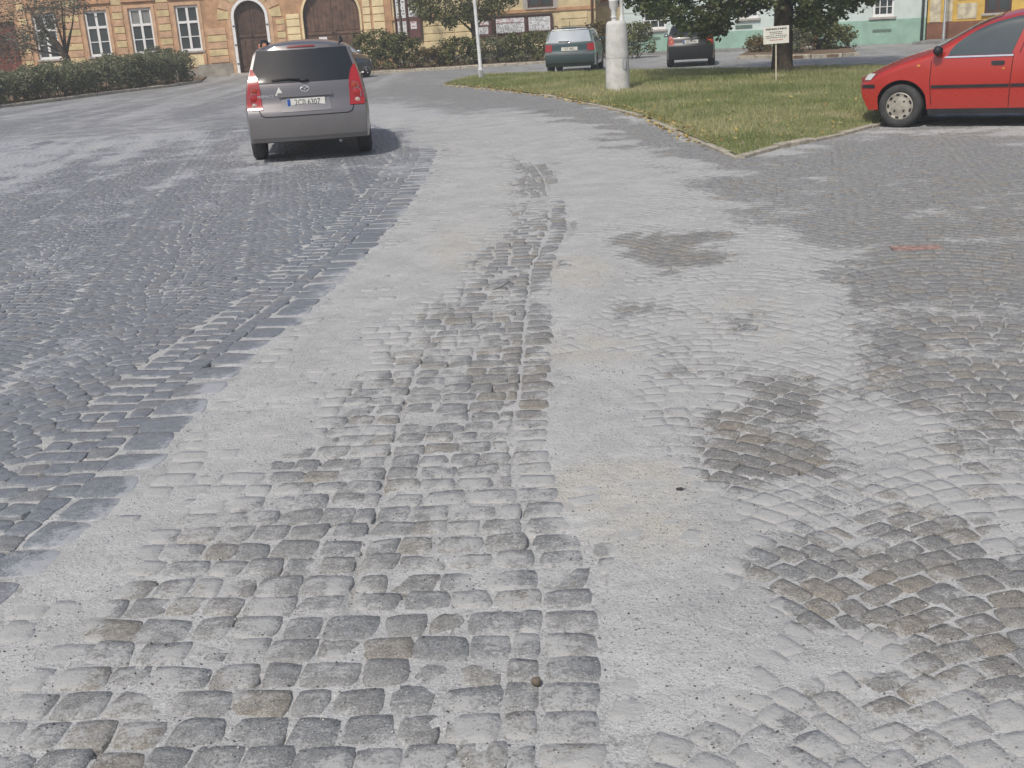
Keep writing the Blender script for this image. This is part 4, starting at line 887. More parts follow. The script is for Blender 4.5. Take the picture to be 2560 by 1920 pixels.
# tailgate outline, handle recess, plate, bumper seam
def seam_r(car, pts, w=.012):
    for (ya, za), (yb, zb_) in zip(pts[:-1], pts[1:]):
        n = 6; P = [(float(car.xr_s(y, z))-.003, y, z) for y, z in zip(np.linspace(ya, yb, n), np.linspace(za, zb_, n))]
        mb = MB(); mb.tube(P, w/2, 5); mb.build('panel_seam', M['seam'], car.root, True)
seam_r(mpv, [(.655, 1.0), (.645, .72), (.62, .66), (.56, .635), (-.56, .635), (-.62, .66), (-.645, .72), (-.655, 1.0)])
mpv.rear_patch('plate_recess', [.69, .72, .875, .895], [-.34, -.345, -.32, -.31], [.34, .345, .32, .31], m_paint('grey_recess_paint', (.17, .165, .17), .4, .4, .3, .3), .004)
mpv.rear_patch('tailgate_handle', [.885, .90, .93, .945], [-.365, -.37, -.365, -.35], [.365, .37, .365, .35], sp['paint'], .034)
mpv.plate_(.805, .52, .112, '2C0 6307')
mpv.rear_patch('bumper', [.35, .37, .50, .60, .625], [-W0(.35)+.02, -W0(.36)+.01, -W0(.5)+.004, -W0(.6)+.01, -W0(.62)+.04], [W0(.35)-.02, W0(.36)-.01, W0(.5)-.004, W0(.6)-.01, W0(.62)-.04], m_paint('grey_bumper_paint', (.165, .158, .16), .42, .4, .25, .3), .022, 15)
wp = MB(); wp.tube([(float(mpv.xr_s(-.02, 1.10))-.03, -.02, 1.105), (float(mpv.xr_s(.22, 1.125))-.03, .22, 1.13), (float(mpv.xr_s(.44, 1.11))-.03, .44, 1.115)], [.016, .011, .008], 6); wp.ell((float(mpv.xr_s(0, 1.095))-.025, 0, 1.10), (.03, .07, .022)); wp.build('rear_wiper', M['black'], mpv.root, True)
bd = MB(); x = float(mpv.xr_s(0, .985))-.008
for q in np.linspace(0, 2*math.pi, 25)[:-1]:
    q2 = q+2*math.pi/24; bd.add([(x, .062*math.cos(q), .985+.042*math.sin(q)), (x, .062*math.cos(q2), .985+.042*math.sin(q2)), (x, .052*math.cos(q2), .985+.033*math.sin(q2)), (x, .052*math.cos(q), .985+.033*math.sin(q))], [(0, 1, 2, 3)])
bd.tube([(x, .055, .99), (x, .03, 1.005), (x, .0, .972), (x, -.03, 1.005), (x, -.055, .99)], .006, 5); bd.build('badge', M['silver'], mpv.root)
st = MB(); x = float(mpv.xr_s(.35, .97))-.006
st.add([(x, .35+a, .965+b) for a, b in ((-.06, -.055), (0, .06), (.06, -.055), (.035, -.055), (.02, -.02), (-.02, -.02), (-.035, -.055))], [(0, 1, 5, 6), (1, 2, 3, 4), (1, 4, 5)]); st.build('sticker', M['plate'], mpv.root)
text('badge_text', 'PREMACY', .05, M['silver'], mpv.root, (float(mpv.xr_s(.55, .90))-.008, .545, .905), (R(90), 0, R(-93)), .001)
mpv.roof_rails(-1.75, .2, M['black'])
ex = MB(); ex.tube([(-2.02, -.42, .25), (-1.6, -.42, .27)], .028, 10); ex.build('exhaust_pipe', M['metal'], mpv.root, True)
mpv.top_patch('windscreen', np.linspace(.58, 1.12, 7), .93, M['carglass'])

# ---- red hatchback side on at the right edge
sp = dict(xr=-1.98, xf=1.79, W=.83, sill=.235, wr=.285, axles=(-1.20, 1.25), bul=.05, fbul=.12, steer=R(-7), scale=1.025, paint=m_paint('red_paint', (.38, .020, .010), .26, 0, .05, .6),
          top=[(-1.98, 1.30), (-1.6, 1.42), (-.95, 1.46), (-.36, 1.475), (-.03, 1.44), (.17, 1.39), (.43, 1.285), (.63, 1.17), (.92, 1.01), (1.09, .965), (1.355, .885), (1.60, .785), (1.70, .715), (1.79, .62)],
          rear=[(.2, .08), (.35, .01), (.6, 0), (.75, .06), (.95, .09), (1.4, .42), (1.5, .5)], front=[(.2, .13), (.30, .07), (.42, .015), (.52, .0), (.60, .01), (.66, .06), (.8, .12)],
          plan=[(-1.98, .90), (-1.8, .955), (-1.2, .985), (0, 1), (1.0, .995), (1.45, .97), (1.68, .91), (1.79, .85)], prof=[(.2, .96), (.36, .985), (.6, 1.0), (.8, .99), (.93, .965), (1.2, .885), (1.42, .80), (1.53, .75)])
pw_ = gp(2250, 318); ph = math.pi-R(30); fwd = np.array([math.cos(ph), math.sin(ph)]); lft = np.array([-fwd[1], fwd[0]])
cc = pw_[:2]-fwd*1.25*1.025-lft*(.83*1.025-.1)
red = Car('red_hatchback', 'red five door hatchback with silver wheel trims parked beside the grass island', (float(cc[0]), float(cc[1]), 0), ph, sp)
for sd in (1, -1):
    red.side_patch('door_window', [.915, .98, 1.05, 1.13, 1.2, 1.265, 1.315, 1.35, 1.37], [-.08, -.10, -.125, -.155, -.18, -.205, -.23, -.25, -.265], [.68, .655, .60, .50, .39, .255, .11, -.04, -.15], M['carglass2'], sd, .006, 10)
    red.side_patch('rear_door_window', [.955, 1.1, 1.25, 1.33, 1.37], [-1.10, -1.08, -1.02, -.95, -.88], [-.25, -.305, -.365, -.405, -.425], M['carglass'], sd, .006, 7)
    red.side_patch('window_trim', [.888, .908], [-.10, -.10], [.73, .71], M['chrome'], sd, .009, 9); red.side_patch('window_trim', [.925, .944], [-1.12, -1.12], [-.25, -.25], M['chrome'], sd, .009, 6)
    red.side_patch('side_moulding', [.512, .518, .542, .548], [-.075]*4, [.86, .87, .87, .86], M['black'], sd, .013, 12); red.side_patch('side_moulding', [.512, .518, .542, .548], [-.86]*4, [-.095]*4, M['black'], sd, .013, 8)
    for pts in ([(.86, .30), (.89, .60), (.88, .86)], [(-.085, .26), (-.085, .6), (-.10, .92)], [(-.92, .52), (-1.0, .7), (-1.12, .93)], [(-.17, .92), (-.26, 1.2), (-.34, 1.40)]):
        mb = MB()
        P = [(x, sd*(float(red.Wd(x, z, float(red.top(x)-red.crown(x))))+.001), z) for (xa, za), (xb, zb_) in zip(pts[:-1], pts[1:]) for x, z in zip(np.linspace(xa, xb, 7), np.linspace(za, zb_, 7))]; mb.tube(P, .0045, 5); mb.build('door_seam', M['seam'], red.root, True)
    red.side_patch('door_handle', [.785, .795, .825, .835], [.01, -.005, -.005, .015], [.13, .15, .155, .14], M['black'], sd, .012, 5)
    red.side_patch('door_lock', [.728, .75], [-.01, -.01], [.015, .015], M['lampamber'], sd, .006, 3)
    red.side_patch('side_repeater', [.79, .815], [1.02, 1.02], [1.06, 1.06], M['lampamber'], sd, .009, 3)
    red.side_patch('sill_skirt', [.175, .19, .245], [-.86]*3, [.90]*3, M['black'], sd, .004, 10)
    red.side_patch('headlamp', [.63, .67, .71], [1.66, 1.63, 1.60], [1.755, 1.735, 1.70], M['lampclear'], sd, .006, 4)
    red.side_patch('bumper_strip', [.525, .535, .56, .57], [1.60]*4, [1.775]*4, M['black'], sd, .008, 6)
    red.mirror(.80, .955, M['black'], sd, .13)
red.top_patch('windscreen', np.linspace(.10, .90, 9), .80, M['carglass2'])
W3 = lambda z: float(red.Wd(red.xr+red.rear(z), z, 9.)); zs = [.98, 1.1, 1.25, 1.34]
red.rear_patch('rear_window', zs, [-(W3(z)-.09) for z in zs], [W3(z)-.09 for z in zs], M['carglass'], .006)
for sd in (1, -1):
    zz = [.75, .9, 1.1, 1.25]; red.rear_patch('tail_lamp', zz, [min(sd*(W3(z)-.005), sd*(W3(z)-.12)) for z in zz], [max(sd*(W3(z)-.005), sd*(W3(z)-.12)) for z in zz], M['tailred'], .010, 4)
red.rear_patch('bumper', [.32, .38, .60, .66], [-W3(.4)+.015]*4, [W3(.4)-.015]*4, sp['paint'], .028, 11)
ru = MB(); ru.box(-.7, .9, -.5, .5, .16, .25); ru.build('floor_pan', M['black'], red.root)

# ---- dark green estate car, seen from behind
sp = dict(xr=-2.05, xf=2.05, W=.80, sill=.26, wr=.28, axles=(-1.22, 1.25), bul=.05, fbul=.14, scale=1.02, paint=m_paint('dark_green_paint', (.014, .045, .048), .3, .1, .06, .6),
          top=[(-2.05, 1.36), (-1.8, 1.40), (-.6, 1.425), (.1, 1.39), (.9, .98), (1.3, .92), (1.9, .78), (2.05, .6)], rear=[(.25, .06), (.4, 0), (.62, 0), (.68, .05), (.94, .08), (1.36, .33), (1.45, .4)], front=[(.2, .08), (.5, 0), (.8, .1)],
          plan=[(-2.05, .95), (-1.8, .985), (0, 1), (1.6, .97), (2.05, .86)], prof=[(.2, .97), (.4, .99), (.6, 1), (.9, .965), (1.1, .90), (1.4, .78)])
gc = gp(1432, 184); ph = R(90-9.5); gcc = gc[:2]+np.array([math.cos(ph), math.sin(ph)])*1.3
gr = Car('green_estate_car', 'dark green estate car parked by the shrubs, seen from behind', (float(gcc[0]), float(gcc[1]), 0), ph, sp)
W1 = lambda z: float(gr.Wd(gr.xr+gr.rear(z), z, 9.)); zs = [.965, 1.0, 1.15, 1.30]
gr.rear_patch('rear_window', zs, [-(W1(z)-.07) for z in zs], [W1(z)-.07 for z in zs], M['skyglass'], .006)
gr.rear_patch('roof_edge', [1.325, 1.345], [-.55, -.53], [.55, .53], M['chrome'], .02)
for sd in (1, -1):
    zz = [.70, .74, .88, .91]; a = [sd*(W1(z)-.005) for z in zz]; b_ = [sd*(W1(z)-.21) for z in zz]
    gr.rear_patch('tail_lamp', zz, [min(p, q) for p, q in zip(a, b_)], [max(p, q) for p, q in zip(a, b_)], M['tailred'], .012, 5)
    gr.side_patch('side_window', [.96, 1.1, 1.28], [-1.75, -1.70, -1.55], [.75, .55, .25], M['carglass'], sd); gr.side_patch('tail_lamp_side', [.70, .91], [-2.0, -1.98], [-1.90, -1.90], M['tailred'], sd); gr.mirror(.6, .95, M['plate'] if sd > 0 else sp['paint'], sd)
gr.rear_patch('bumper', [.36, .40, .58, .64], [-W1(.4)+.01]*4, [W1(.4)-.01]*4, m_paint('green_bumper_paint', (.014, .038, .04), .5, 0, .08, .2), .03, 13)
gr.rear_patch('bumper_strip', [.60, .635], [-W1(.6)+.03]*2, [W1(.6)-.03]*2, pm('worn_grey_plastic', (.11, .115, .12), .7, .2, 9, .1), .036, 9)
gr.plate_(.77, .50, .11, '1ST 0421', blue=False); MB().ell((float(gr.xr_s(0, .93))-.01, 0, .93), (.012, .035, .035)).build('badge', M['chrome'], gr.root, True)
wp = MB(); wp.tube([(float(gr.xr_s(.0, .99))-.02, 0, .985), (float(gr.xr_s(.35, .99))-.02, .33, .99)], .012, 5); wp.build('rear_wiper', M['black'], gr.root, True); an = MB(); an.tube([(-1.66, 0, 1.42), (-1.75, 0, 1.55)], .008, 5); an.build('aerial', M['black'], gr.root, True)
gr.roof_rails(-1.5, .1, M['black']); gr.top_patch('windscreen', np.linspace(.2, .85, 6), .92, M['carglass'])
ex = MB(); ex.tube([(-2.0, .45, .27), (-1.6, .45, .27)], .03, 8); ex.build('exhaust_pipe', M['metal'], gr.root, True)

# ---- black hatchback under the linden
sp = dict(xr=-1.87, xf=1.87, W=.815, sill=.25, wr=.29, axles=(-1.22, 1.22), bul=.07, fbul=.17, scale=.96, paint=m_paint('black_paint', (.008, .010, .011), .3, .1, .02, .5),
          top=[(-1.87, 1.32), (-1.5, 1.39), (-.5, 1.43), (.1, 1.38), (.85, .98), (1.3, .88), (1.7, .74), (1.87, .58)], rear=[(.2, .08), (.35, .0), (.66, .0), (.74, .05), (.92, .10), (1.0, .14), (1.32, .42), (1.42, .5)], front=[(.2, .1), (.5, 0), (.8, .12)],
          plan=[(-1.87, .90), (-1.65, .965), (-.5, 1), (1.3, .98), (1.87, .82)], prof=[(.2, .96), (.4, .99), (.62, 1), (.9, .96), (1.1, .88), (1.4, .74)])
kc = gp(1727, 165); ph = R(90-10); kcc = kc[:2]+np.array([math.cos(ph), math.sin(ph)])*1.3
bk = Car('black_hatchback', 'small black hatchback parked under the hanging linden branches', (float(kcc[0]), float(kcc[1]), 0), ph, sp)
W2 = lambda z: float(bk.Wd(bk.xr+bk.rear(z), z, 9.)); zs = [.95, 1.0, 1.15, 1.29]
bk.rear_patch('rear_window', zs, [-(W2(z)-.10) for z in zs], [W2(z)-.10 for z in zs], M['carglass'], .006)
for sd in (1, -1):
    zz = [.71, .76, .88, .97, 1.0]; wi = [.17, .19, .17, .10, .05]; a = [sd*(W2(z)-.006) for z in zz]; b_ = [sd*(W2(z)-w) for z, w in zip(zz, wi)]
    lm = bk.rear_patch('tail_lamp', zz, [min(p, q) for p, q in zip(a, b_)], [max(p, q) for p, q in zip(a, b_)], M['tailred'], .012, 5)
    bk.rear_patch('indicator_lens', [.80, .86], [sd*(W2(.83)-.10)-.03]*2, [sd*(W2(.83)-.10)+.03]*2, M['lampamber'], .018, 3, lm)
    bk.side_patch('side_window', [.95, 1.1, 1.27], [-1.45, -1.38, -1.2], [.72, .5, .2], M['carglass'], sd); bk.mirror(.58, .95, M['chrome'], sd)
bk.rear_patch('bumper', [.32, .38, .60, .67], [-W2(.4)+.015]*4, [W2(.4)-.015]*4, pm('dark_grey_bumper', (.016, .017, .018), .6, .2, 8, .1), .03, 13)
bk.plate_(.80, .50, .11, '2C1 8746'); MB().ell((float(bk.xr_s(0, .935))-.01, 0, .935), (.012, .03, .038)).build('badge', M['chrome'], bk.root, True); bk.top_patch('windscreen', np.linspace(.2, .8, 6), .92, M['carglass'])

# ---- dark car mostly hidden behind the people carrier, facing this way
kc = gp(905, 193); ph = math.atan2(-.80, .60); fwd = np.array([math.cos(ph), math.sin(ph)]); lft = np.array([-fwd[1], fwd[0]]); q = kc[:2]-fwd*1.2-lft*.75+np.array([.22, .3])
sp2 = dict(sp); sp2['paint'] = m_paint('near_black_paint', (.014, .018, .016), .3, .1, .2, .6)
dk = Car('dark_hatchback', 'dark parked car half hidden behind the grey people carrier, front wheel showing', (float(q[0]), float(q[1]), 0), ph, sp2)
for sd in (1, -1):
    dk.side_patch('side_window', [.95, 1.1, 1.27], [-1.45, -1.38, -1.2], [.72, .5, .2], M['skyglass'], sd); dk.mirror(.58, .95, M['chrome'], sd); dk.side_patch('headlamp', [.58, .70], [1.62, 1.58], [1.84, 1.78], M['lampclear'], sd)
dk.top_patch('windscreen', np.linspace(.15, .85, 6), .92, M['skyglass'])

# ================================================================== POSTS AND SIGNS
def mast():
    p = gp(1545, 227, .10); r = empty('lamp_mast', (float(p[0]), float(p[1]), .07), 0, 'thick white concrete mast base with two slim pipes rising from it on the grass', 'mast')
    cm = pm('weathered_white_concrete', (.58, .57, .54), .85, .14, 5, .35, grime=.35)
    mb = MB(); mb.lathe([(.268, -.05), (.265, .3), (.256, .72), (.243, 1.1), (.228, 1.42), (.218, 1.47), (.185, 1.505), (.10, 1.52), (.001, 1.52)], 40); fix(mb.build('base_sleeve', cm, r), 45)
    for zz in (.74,): 
        b_ = MB(); rr = float(np.interp(zz, [0, .3, .72, 1.1, 1.42], [.268, .265, .256, .243, .228]))+.002; b_.lathe([(rr, zz-.006), (rr+.003, zz), (rr, zz+.006)], 40); b_.build('joint_line', pm('joint_grime', (.36, .35, .33), .9, .2, 7, .2), r, True)
    MB().box(.09, .16, -.248, -.225, .50, .72).build('inspection_hatch', pm('hatch_frame', (.33, .34, .35), .7, .2, 8, .1), r)
    pmx = pm('white_painted_pipe', (.66, .66, .64), .55, .1, 6, .1, grime=.2)
    t = MB(); t.lathe([(.055, 1.5), (.055, 1.58), (.075, 1.585), (.075, 1.60), (.058, 1.605), (.058, 1.74), (.098, 1.80), (.102, 1.92), (.105, 1.925), (.105, 1.94), (.100, 1.945), (.095, 7.2), (.001, 7.2)], 24, 'z', (-.05, 0, 0)); fix(t.build('pipe', pmx, r), 45)
    t = MB(); t.lathe([(.055, 1.5), (.055, 1.60), (.042, 1.61), (.042, 1.92), (.05, 1.93), (.05, 1.95), (.04, 1.96), (.038, 5.6), (.001, 5.6)], 20, 'z', (.125, .03, 0)); fix(t.build('pipe', pmx, r), 45)
    a = MB(); a.tube([(-.05, 0, 7.1), (-.05, -.4, 7.5), (-.05, -1.4, 7.7)], .04, 8); a.ell((-.05, -1.6, 7.68), (.16, .36, .09)); a.build('lamp_head', M['metal'], r, True)
mast()
p = gp(1204, 201, .06); r = empty('lamp_post', (float(p[0]), float(p[1]), .03), 0, 'slim light grey lamp post at the tip of the grass island', 'lamp post'); r.rotation_euler = (0, R(-1.5), 0)
lp = pm('light_grey_post_paint', (.55, .56, .56), .5, .1, 6, .05, .5); t = MB(); t.lathe([(.075, -.05), (.075, .40), (.055, .42), (.046, 3.2), (.040, 5.2), (.001, 5.2)], 16); fix(t.build('post', lp, r), 50); t = MB(); t.tube([(0, 0, 5.15), (.1, -.3, 5.4), (.15, -.8, 5.45)], .028, 6); t.ell((.17, -1.0, 5.43), (.12, .3, .07)); t.build('lamp_head', M['metal'], r, True); MB().box(-.05, .05, -.085, -.07, .12, .34).build('access_door', M['metal'], r)
p = gp(1940, 203, .12); r = empty('lawn_sign', (float(p[0]), float(p[1]), .06), R(-6), 'white wooden notice board on a stick in the grass in front of the linden', 'sign'); r.rotation_euler = (0, R(-1), R(-6)); r.scale = (.84, .84, .92)
wd2 = pm('pale_wood', (.52, .47, .36), .8, .2, 9, .2); t = MB(); t.box(-.018, .018, -.012, .012, -.05, 1.26); t.build('stick', wd2, r)
bo = MB().box(-.325, .325, -.034, -.013, .93, 1.325).build('board', pm('white_board', (.70, .68, .60), .7, .08, 7, .05), r); mk = MB(); mr = MB()
for k, (z, h, wl) in enumerate([(1.245, .035, .52), (1.185, .016, .34), (1.145, .016, .30), (1.10, .016, .54), (1.06, .016, .50)]):
    x = -wl/2
    while x < wl/2-.01:
        l = random.uniform(.018, .05); (mk).box(x, min(x+l, wl/2), -.0375, -.0345, z, z+h); x += l+random.uniform(.007, .02)
x = -.16
while x < .12: l = random.uniform(.02, .05); mr.box(x, x+l, -.0375, -.0345, 1.005, 1.022); x += l+.01
tag(mk.build('lettering', M['ink'], bo), kind='stuff'); tag(mr.build('red_lettering', M['redink'], bo), kind='stuff')
p = at(2358, 104, 43.4); r = empty('street_post', (float(p[0]), 43.4, 0), 0, 'thin grey street post in front of the yellow house', 'post'); t = MB(); t.lathe([(.06, -.05), (.06, .3), (.05, .32), (.048, 6), (.001, 6)], 14); fix(t.build('post', M['metal'], r), 50); t = MB(); t.ell((0, -.25, 6.02), (.11, .3, .07)); t.build('lamp_head', M['metal'], r, True)

# ================================================================== VEGETATION
LF = dict(linden=m_leaf('linden_leaves', [(.05, .068, .026), (.08, .108, .042), (.13, .155, .062), (.25, .255, .12)], .4), hedge=m_leaf('hedge_leaves', [(.12, .14, .075), (.18, .195, .11), (.25, .25, .15), (.35, .31, .20)], .35), grey=m_leaf('grey_green_leaves', [(.09, .10, .075), (.13, .14, .105), (.17, .17, .13), (.21, .19, .14)], .2), shrub=m_leaf('shrub_leaves', [(.06, .078, .026), (.11, .125, .04), (.17, .17, .06), (.27, .225, .09)], .22), rust=m_leaf('reddish_shrub_leaves', [(.08, .06, .025), (.13, .10, .035), (.20, .14, .055), (.10, .12, .04)], .2))
def foliage(name, clumps, per, rad, size, mat, parent, tilt=1.2, zmin=.02, asp=.6):
    C_ = np.asarray(clumps, float); n = len(C_)*per; P = np.repeat(C_[:, :3], per, 0); rr = np.repeat(C_[:, 3] if C_.shape[1] > 3 else np.full(len(C_), rad), per)
    d = rng.normal(0, 1, (n, 3)); d /= np.linalg.norm(d, axis=1, keepdims=True); P = P+d*(rr*rng.random(n)**.45)[:, None]; k = P[:, 2] > zmin; P = P[k]; cl = np.repeat(rng.random(len(C_)), per)[k]
    V, Fc = quads(P, size, tilt, asp); tone = np.clip(.30*cl+.70*rng.random(len(P))**1.3, 0, 1)
    return obj(name, np_mesh(name, V, Fc, {'rnd': np.repeat(tone, 4)}, False), mat, parent)
def limbs(root, base, tips, r0, mat=None, fork=1.2):
    for tp in tips:
        b = np.array([0, 0, fork*random.uniform(.75, 1.15)]); tp = np.array(tp); md = (b+tp)/2+rng.normal(0, .12, 3)*np.linalg.norm(tp-b)*.4
        mb = MB(); mb.tube([b, b*.6+md*.4+rng.normal(0, .03, 3), md, tp], [r0*.55, r0*.42, r0*.28, r0*.08], 6); mb.build('limb', mat or M['bark'], root, True)
# linden: low hanging skirts round the trunk
p = gp(1956, 179, .1); lx0, ly0 = float(p[0]), float(p[1])
lr = empty('linden_tree', (lx0, ly0, 0), 0, 'dark green linden tree with low hanging branches on the grass island', 'tree')
mb = MB(); mb.lathe([(.34, -.1), (.27, .12), (.24, .5), (.225, 1.2), (.22, 2.0), (.21, 3.0), (.16, 5.0), (.08, 7.5)], 18)
for i, v in enumerate(mb.v): mb.v[i] = (v[0]*(1+.10*math.sin(5*math.atan2(v[1], v[0])+v[2])), v[1], v[2])
fix(mb.build('trunk', M['bark'], lr), 60)
cl = []
def fringe(x):  # lowest leaves by photo pixel column, at the trunk's distance
    return np.interp(x, [1540, 1570, 1620, 1680, 1720, 1770, 1800, 1830, 1870, 1910, 1960, 2010, 2060, 2110, 2150, 2200, 2240], [-20, 14, 34, 58, 86, 96, 92, 55, 32, 24, 22, 66, 74, 42, 22, 0, -30])
for _ in range(620):
    u = rng.uniform(1545, 2235); vb = float(fringe(u)); v = vb-abs(rng.normal(0, 1))*85-6; dY = rng.normal(0, 1.3); Y = ly0+np.clip(dY, -2.9, 2.6)
    Pq = at(u, v, Y); cl.append((Pq[0]-lx0, Pq[1]-ly0, Pq[2], rng.uniform(.14, .30)))
for _ in range(900):
    a = rng.uniform(0, 6.283); z = rng.uniform(2.3, 9.0); rmax = np.interp(z, [2, 3.5, 6, 8.5, 9.2], [3.6, 4.2, 3.8, 1.9, .4]); rr = rmax*rng.random()**.4; cl.append((rr*math.cos(a), rr*math.sin(a), z, rng.uniform(.3, .5)))
foliage('crown', cl, 26, .3, .062, LF['linden'], lr, 1.1, .75)
limbs(lr, None, [(-2.6, -.4, 1.75), (-1.7, -1.6, 1.9), (1.9, -.5, 1.95), (.9, 1.6, 3.2), (-1.2, 1.6, 3.8), (2.4, .6, 3.5), (0, -2.2, 2.4), (-3.0, .4, 3.6), (.6, -.9, 6.5)], .2, fork=2.3)
# grey leaved tree at the far left
gx, gy = float(at(170, 160, 45)[0]), 45.
g_ = empty('grey_tree', (gx, gy, 0), 0, 'sparse grey green tree with slanting dark trunk at the top left', 'tree')
mb = MB(); mb.tube([(.1, 0, -.05), (.05, 0, .7), (-.02, 0, 1.35), (-.3, 0, 1.9), (-.75, 0, 2.5), (-1.2, 0, 3.4)], [.17, .15, .135, .10, .075, .045], 9); mb.build('trunk', M['bark'], g_, True)
for tp in ((.6, .1, 2.9), (.35, -.2, 3.3), (-.3, .2, 3.6), (-1.9, 0, 2.6), (-2.3, -.1, 2.1), (.1, .3, 4.2), (-1.4, .2, 2.2), (.8, .0, 3.8)):
    b = np.array([-.02, 0, 1.35+random.uniform(0, .3)]); tp = np.array(tp); mb = MB(); mb.tube([b, (b+tp)/2+rng.normal(0, .10, 3), tp], [.05, .028, .008], 6); mb.build('limb', M['bark'], g_, True)
cl = []
for _ in range(300):
    u = rng.uniform(-120, 215); vmax = np.interp(u, [-120, 0, 60, 110, 150, 215], [160, 150, 138, 110, 60, 10]); v = vmax-abs(rng.normal(0, 1))*60; q = at(u, v, gy+rng.normal(0, .7)); cl.append((q[0]-gx, q[1]-gy, q[2], rng.uniform(.2, .45)))
for _ in range(200): a = rng.uniform(0, 6.28); z = rng.uniform(3, 6.2); rr = np.interp(z, [3, 4.5, 6.4], [2.2, 2.4, .5])*rng.random()**.5; cl.append((-.8+rr*math.cos(a), rr*math.sin(a), z, .4))
foliage('crown', cl, 22, .3, .05, LF['grey'], g_, 1.2, .9, .45)
tw = MB()
for _ in range(130):
    q = np.array(cl[random.randrange(300)][:3]); d = rng.normal(0, .35, 3); tw.tube([q-d, q+d*.3, q+d], [.008, .006, .003], 4, False)
tag(tw.build('twigs', pm('brown_twigs', (.12, .085, .06), .9, .2, 9, .2), g_), kind='stuff')
# second thin stem of the hedge row, far left
# clipped hedge on the left bed
hp = np.array(hk); hn = empty('hedge', (float(hp[3][0])-1., float(hp[3][1]), 0), 0, 'low clipped green hedge along the kerb on the left', 'hedge'); hx, hy = hn.location.x, hn.location.y
cl = []; d = np.r_[0, np.cumsum(np.hypot(*np.diff(hp, axis=0).T))]
for _ in range(1250):
    s = rng.uniform(0, d[-1]+.5); x = np.interp(s, d, hp[:, 0]); y = np.interp(s, d, hp[:, 1]); o = rng.uniform(.12, 2.2); H_ = (.72+.38*s/d[-1])*(.8+.5*vn(np.array([s*1.1]), np.array([o]), 4)[0]); z = H_*rng.random()**.6; cl.append((x-o*.97-hx, y+o*.2-hy, z+.1, rng.uniform(.12, .24)))
foliage('foliage', cl, 46, .2, .045, LF['hedge'], hn, 1.2, .08)
st = MB()
for _ in range(60): c_ = cl[random.randrange(len(cl))]; st.tube([(c_[0], c_[1], 0), (c_[0]+random.gauss(0, .1), c_[1], c_[2])], [.02, .008], 5, False)
tag(st.build('stems', M['bark'], hn), kind='stuff')
def shrub(px, Y, w, h, mat, lab, n=60, per=26, size=.05, dens_top=True, name='shrub', dep=.8, group='shrubs in the beds', base=None, top_v=None):
    X = float(at(px, 120, Y)[0]); r = empty(name, (X, Y, 0), 0, lab, 'shrub', group); cl = []
    n = int(n*2.2); w *= 1.1
    for _ in range(n):
        a = rng.uniform(0, 6.283); z = h*rng.random()**.7; k = math.sqrt(max(.12, 1-(z/h-.35)**2*1.4)); rr = rng.random()**.5*k; cl.append((w*rr*math.cos(a), dep*rr*math.sin(a), z+.05, rng.uniform(.10, .22)))
    foliage('foliage', cl, per, .2, size, mat, r, 1.2, .06); s = MB()
    for k in range(6): c_ = cl[k*3]; s.tube([(c_[0]*.25, c_[1]*.25, 0), (c_[0]*.7, c_[1]*.7, c_[2]*.6), c_[:3]], [.018, .012, .004], 5, False)
    s.build('stems', M['bark'], r, True); return r
shrub(935, 49.5, 1.2, 1.55, LF['shrub'], 'olive green shrub just right of the people carrier', 75, 28)
shrub(1000, 49.0, 1.1, 1.35, LF['shrub'], 'bushy shrub in front of the tall dark notice case', 70, 28)
shrub(1075, 48.6, 1.0, .75, LF['rust'], 'low reddish plant between two shrubs below the cream wall', 40, 24)
shrub(1150, 48.6, 1.1, 1.05, LF['shrub'], 'dark shrub left of the slim lamp post', 60, 28)
shrub(1235, 48.8, 1.2, 1.0, LF['hedge'], 'wide green shrub just right of the slim lamp post', 60, 28)
shrub(1325, 48.6, 1.2, 1.15, LF['shrub'], 'shrub touching the left side of the green estate car', 65, 28)
shrub(1500, 48.5, .9, 1.35, LF['rust'], 'brownish shrub between the green estate car and the mast', 55, 26)
shrub(1590, 46.5, .8, 1.25, LF['shrub'], 'ragged shrub right of the mast against the green plinth', 45, 24, .055)
shrub(2035, 41.5, .9, 1.15, LF['shrub'], 'shrub right of the linden trunk', 55, 26, .05, group='shrubs behind the linden')
shrub(2090, 42.0, .7, .75, LF['shrub'], 'low shrub at the right end of the flower bed', 40, 26, .045, group='shrubs behind the linden')
shrub(1990, 40.0, .45, .9, LF['hedge'], 'thin plant close beside the linden trunk', 26, 22, .045, group='shrubs behind the linden')
shrub(1900, 43.0, .5, .55, LF['rust'], 'small brownish plant left of the lawn sign', 26, 22, .045, group='shrubs behind the linden')
# small dark tree before the notice cases
tx, ty = float(at(1186, 110, 49.8)[0]), 49.8
tr_ = empty('bed_tree', (tx, ty, 0), 0, 'small dark leaved tree behind the slim lamp post', 'tree'); mb = MB(); mb.tube([(0, 0, -.05), (.02, 0, 1.2), (-.05, 0, 2.2), (-.2, .1, 3.6)], [.14, .11, .09, .04], 9); mb.build('trunk', M['bark'], tr_, True)
cl = []
for _ in range(330):
    u = rng.uniform(1030, 1290); vmax = np.interp(u, [1030, 1060, 1120, 1180, 1240, 1290], [20, 50, 60, 55, 34, 8]); v = vmax-abs(rng.normal(0, 1))*42; q = at(u, v, ty+rng.normal(0, .7)); cl.append((q[0]-tx, q[1]-ty, q[2], rng.uniform(.16, .36)))
for _ in range(220): a = rng.uniform(0, 6.28); z = rng.uniform(3, 6.0); rr = np.interp(z, [3, 4.2, 6.2], [2.2, 2.3, .4])*rng.random()**.5; cl.append((-.4+rr*math.cos(a), rr*math.sin(a), z, .4))
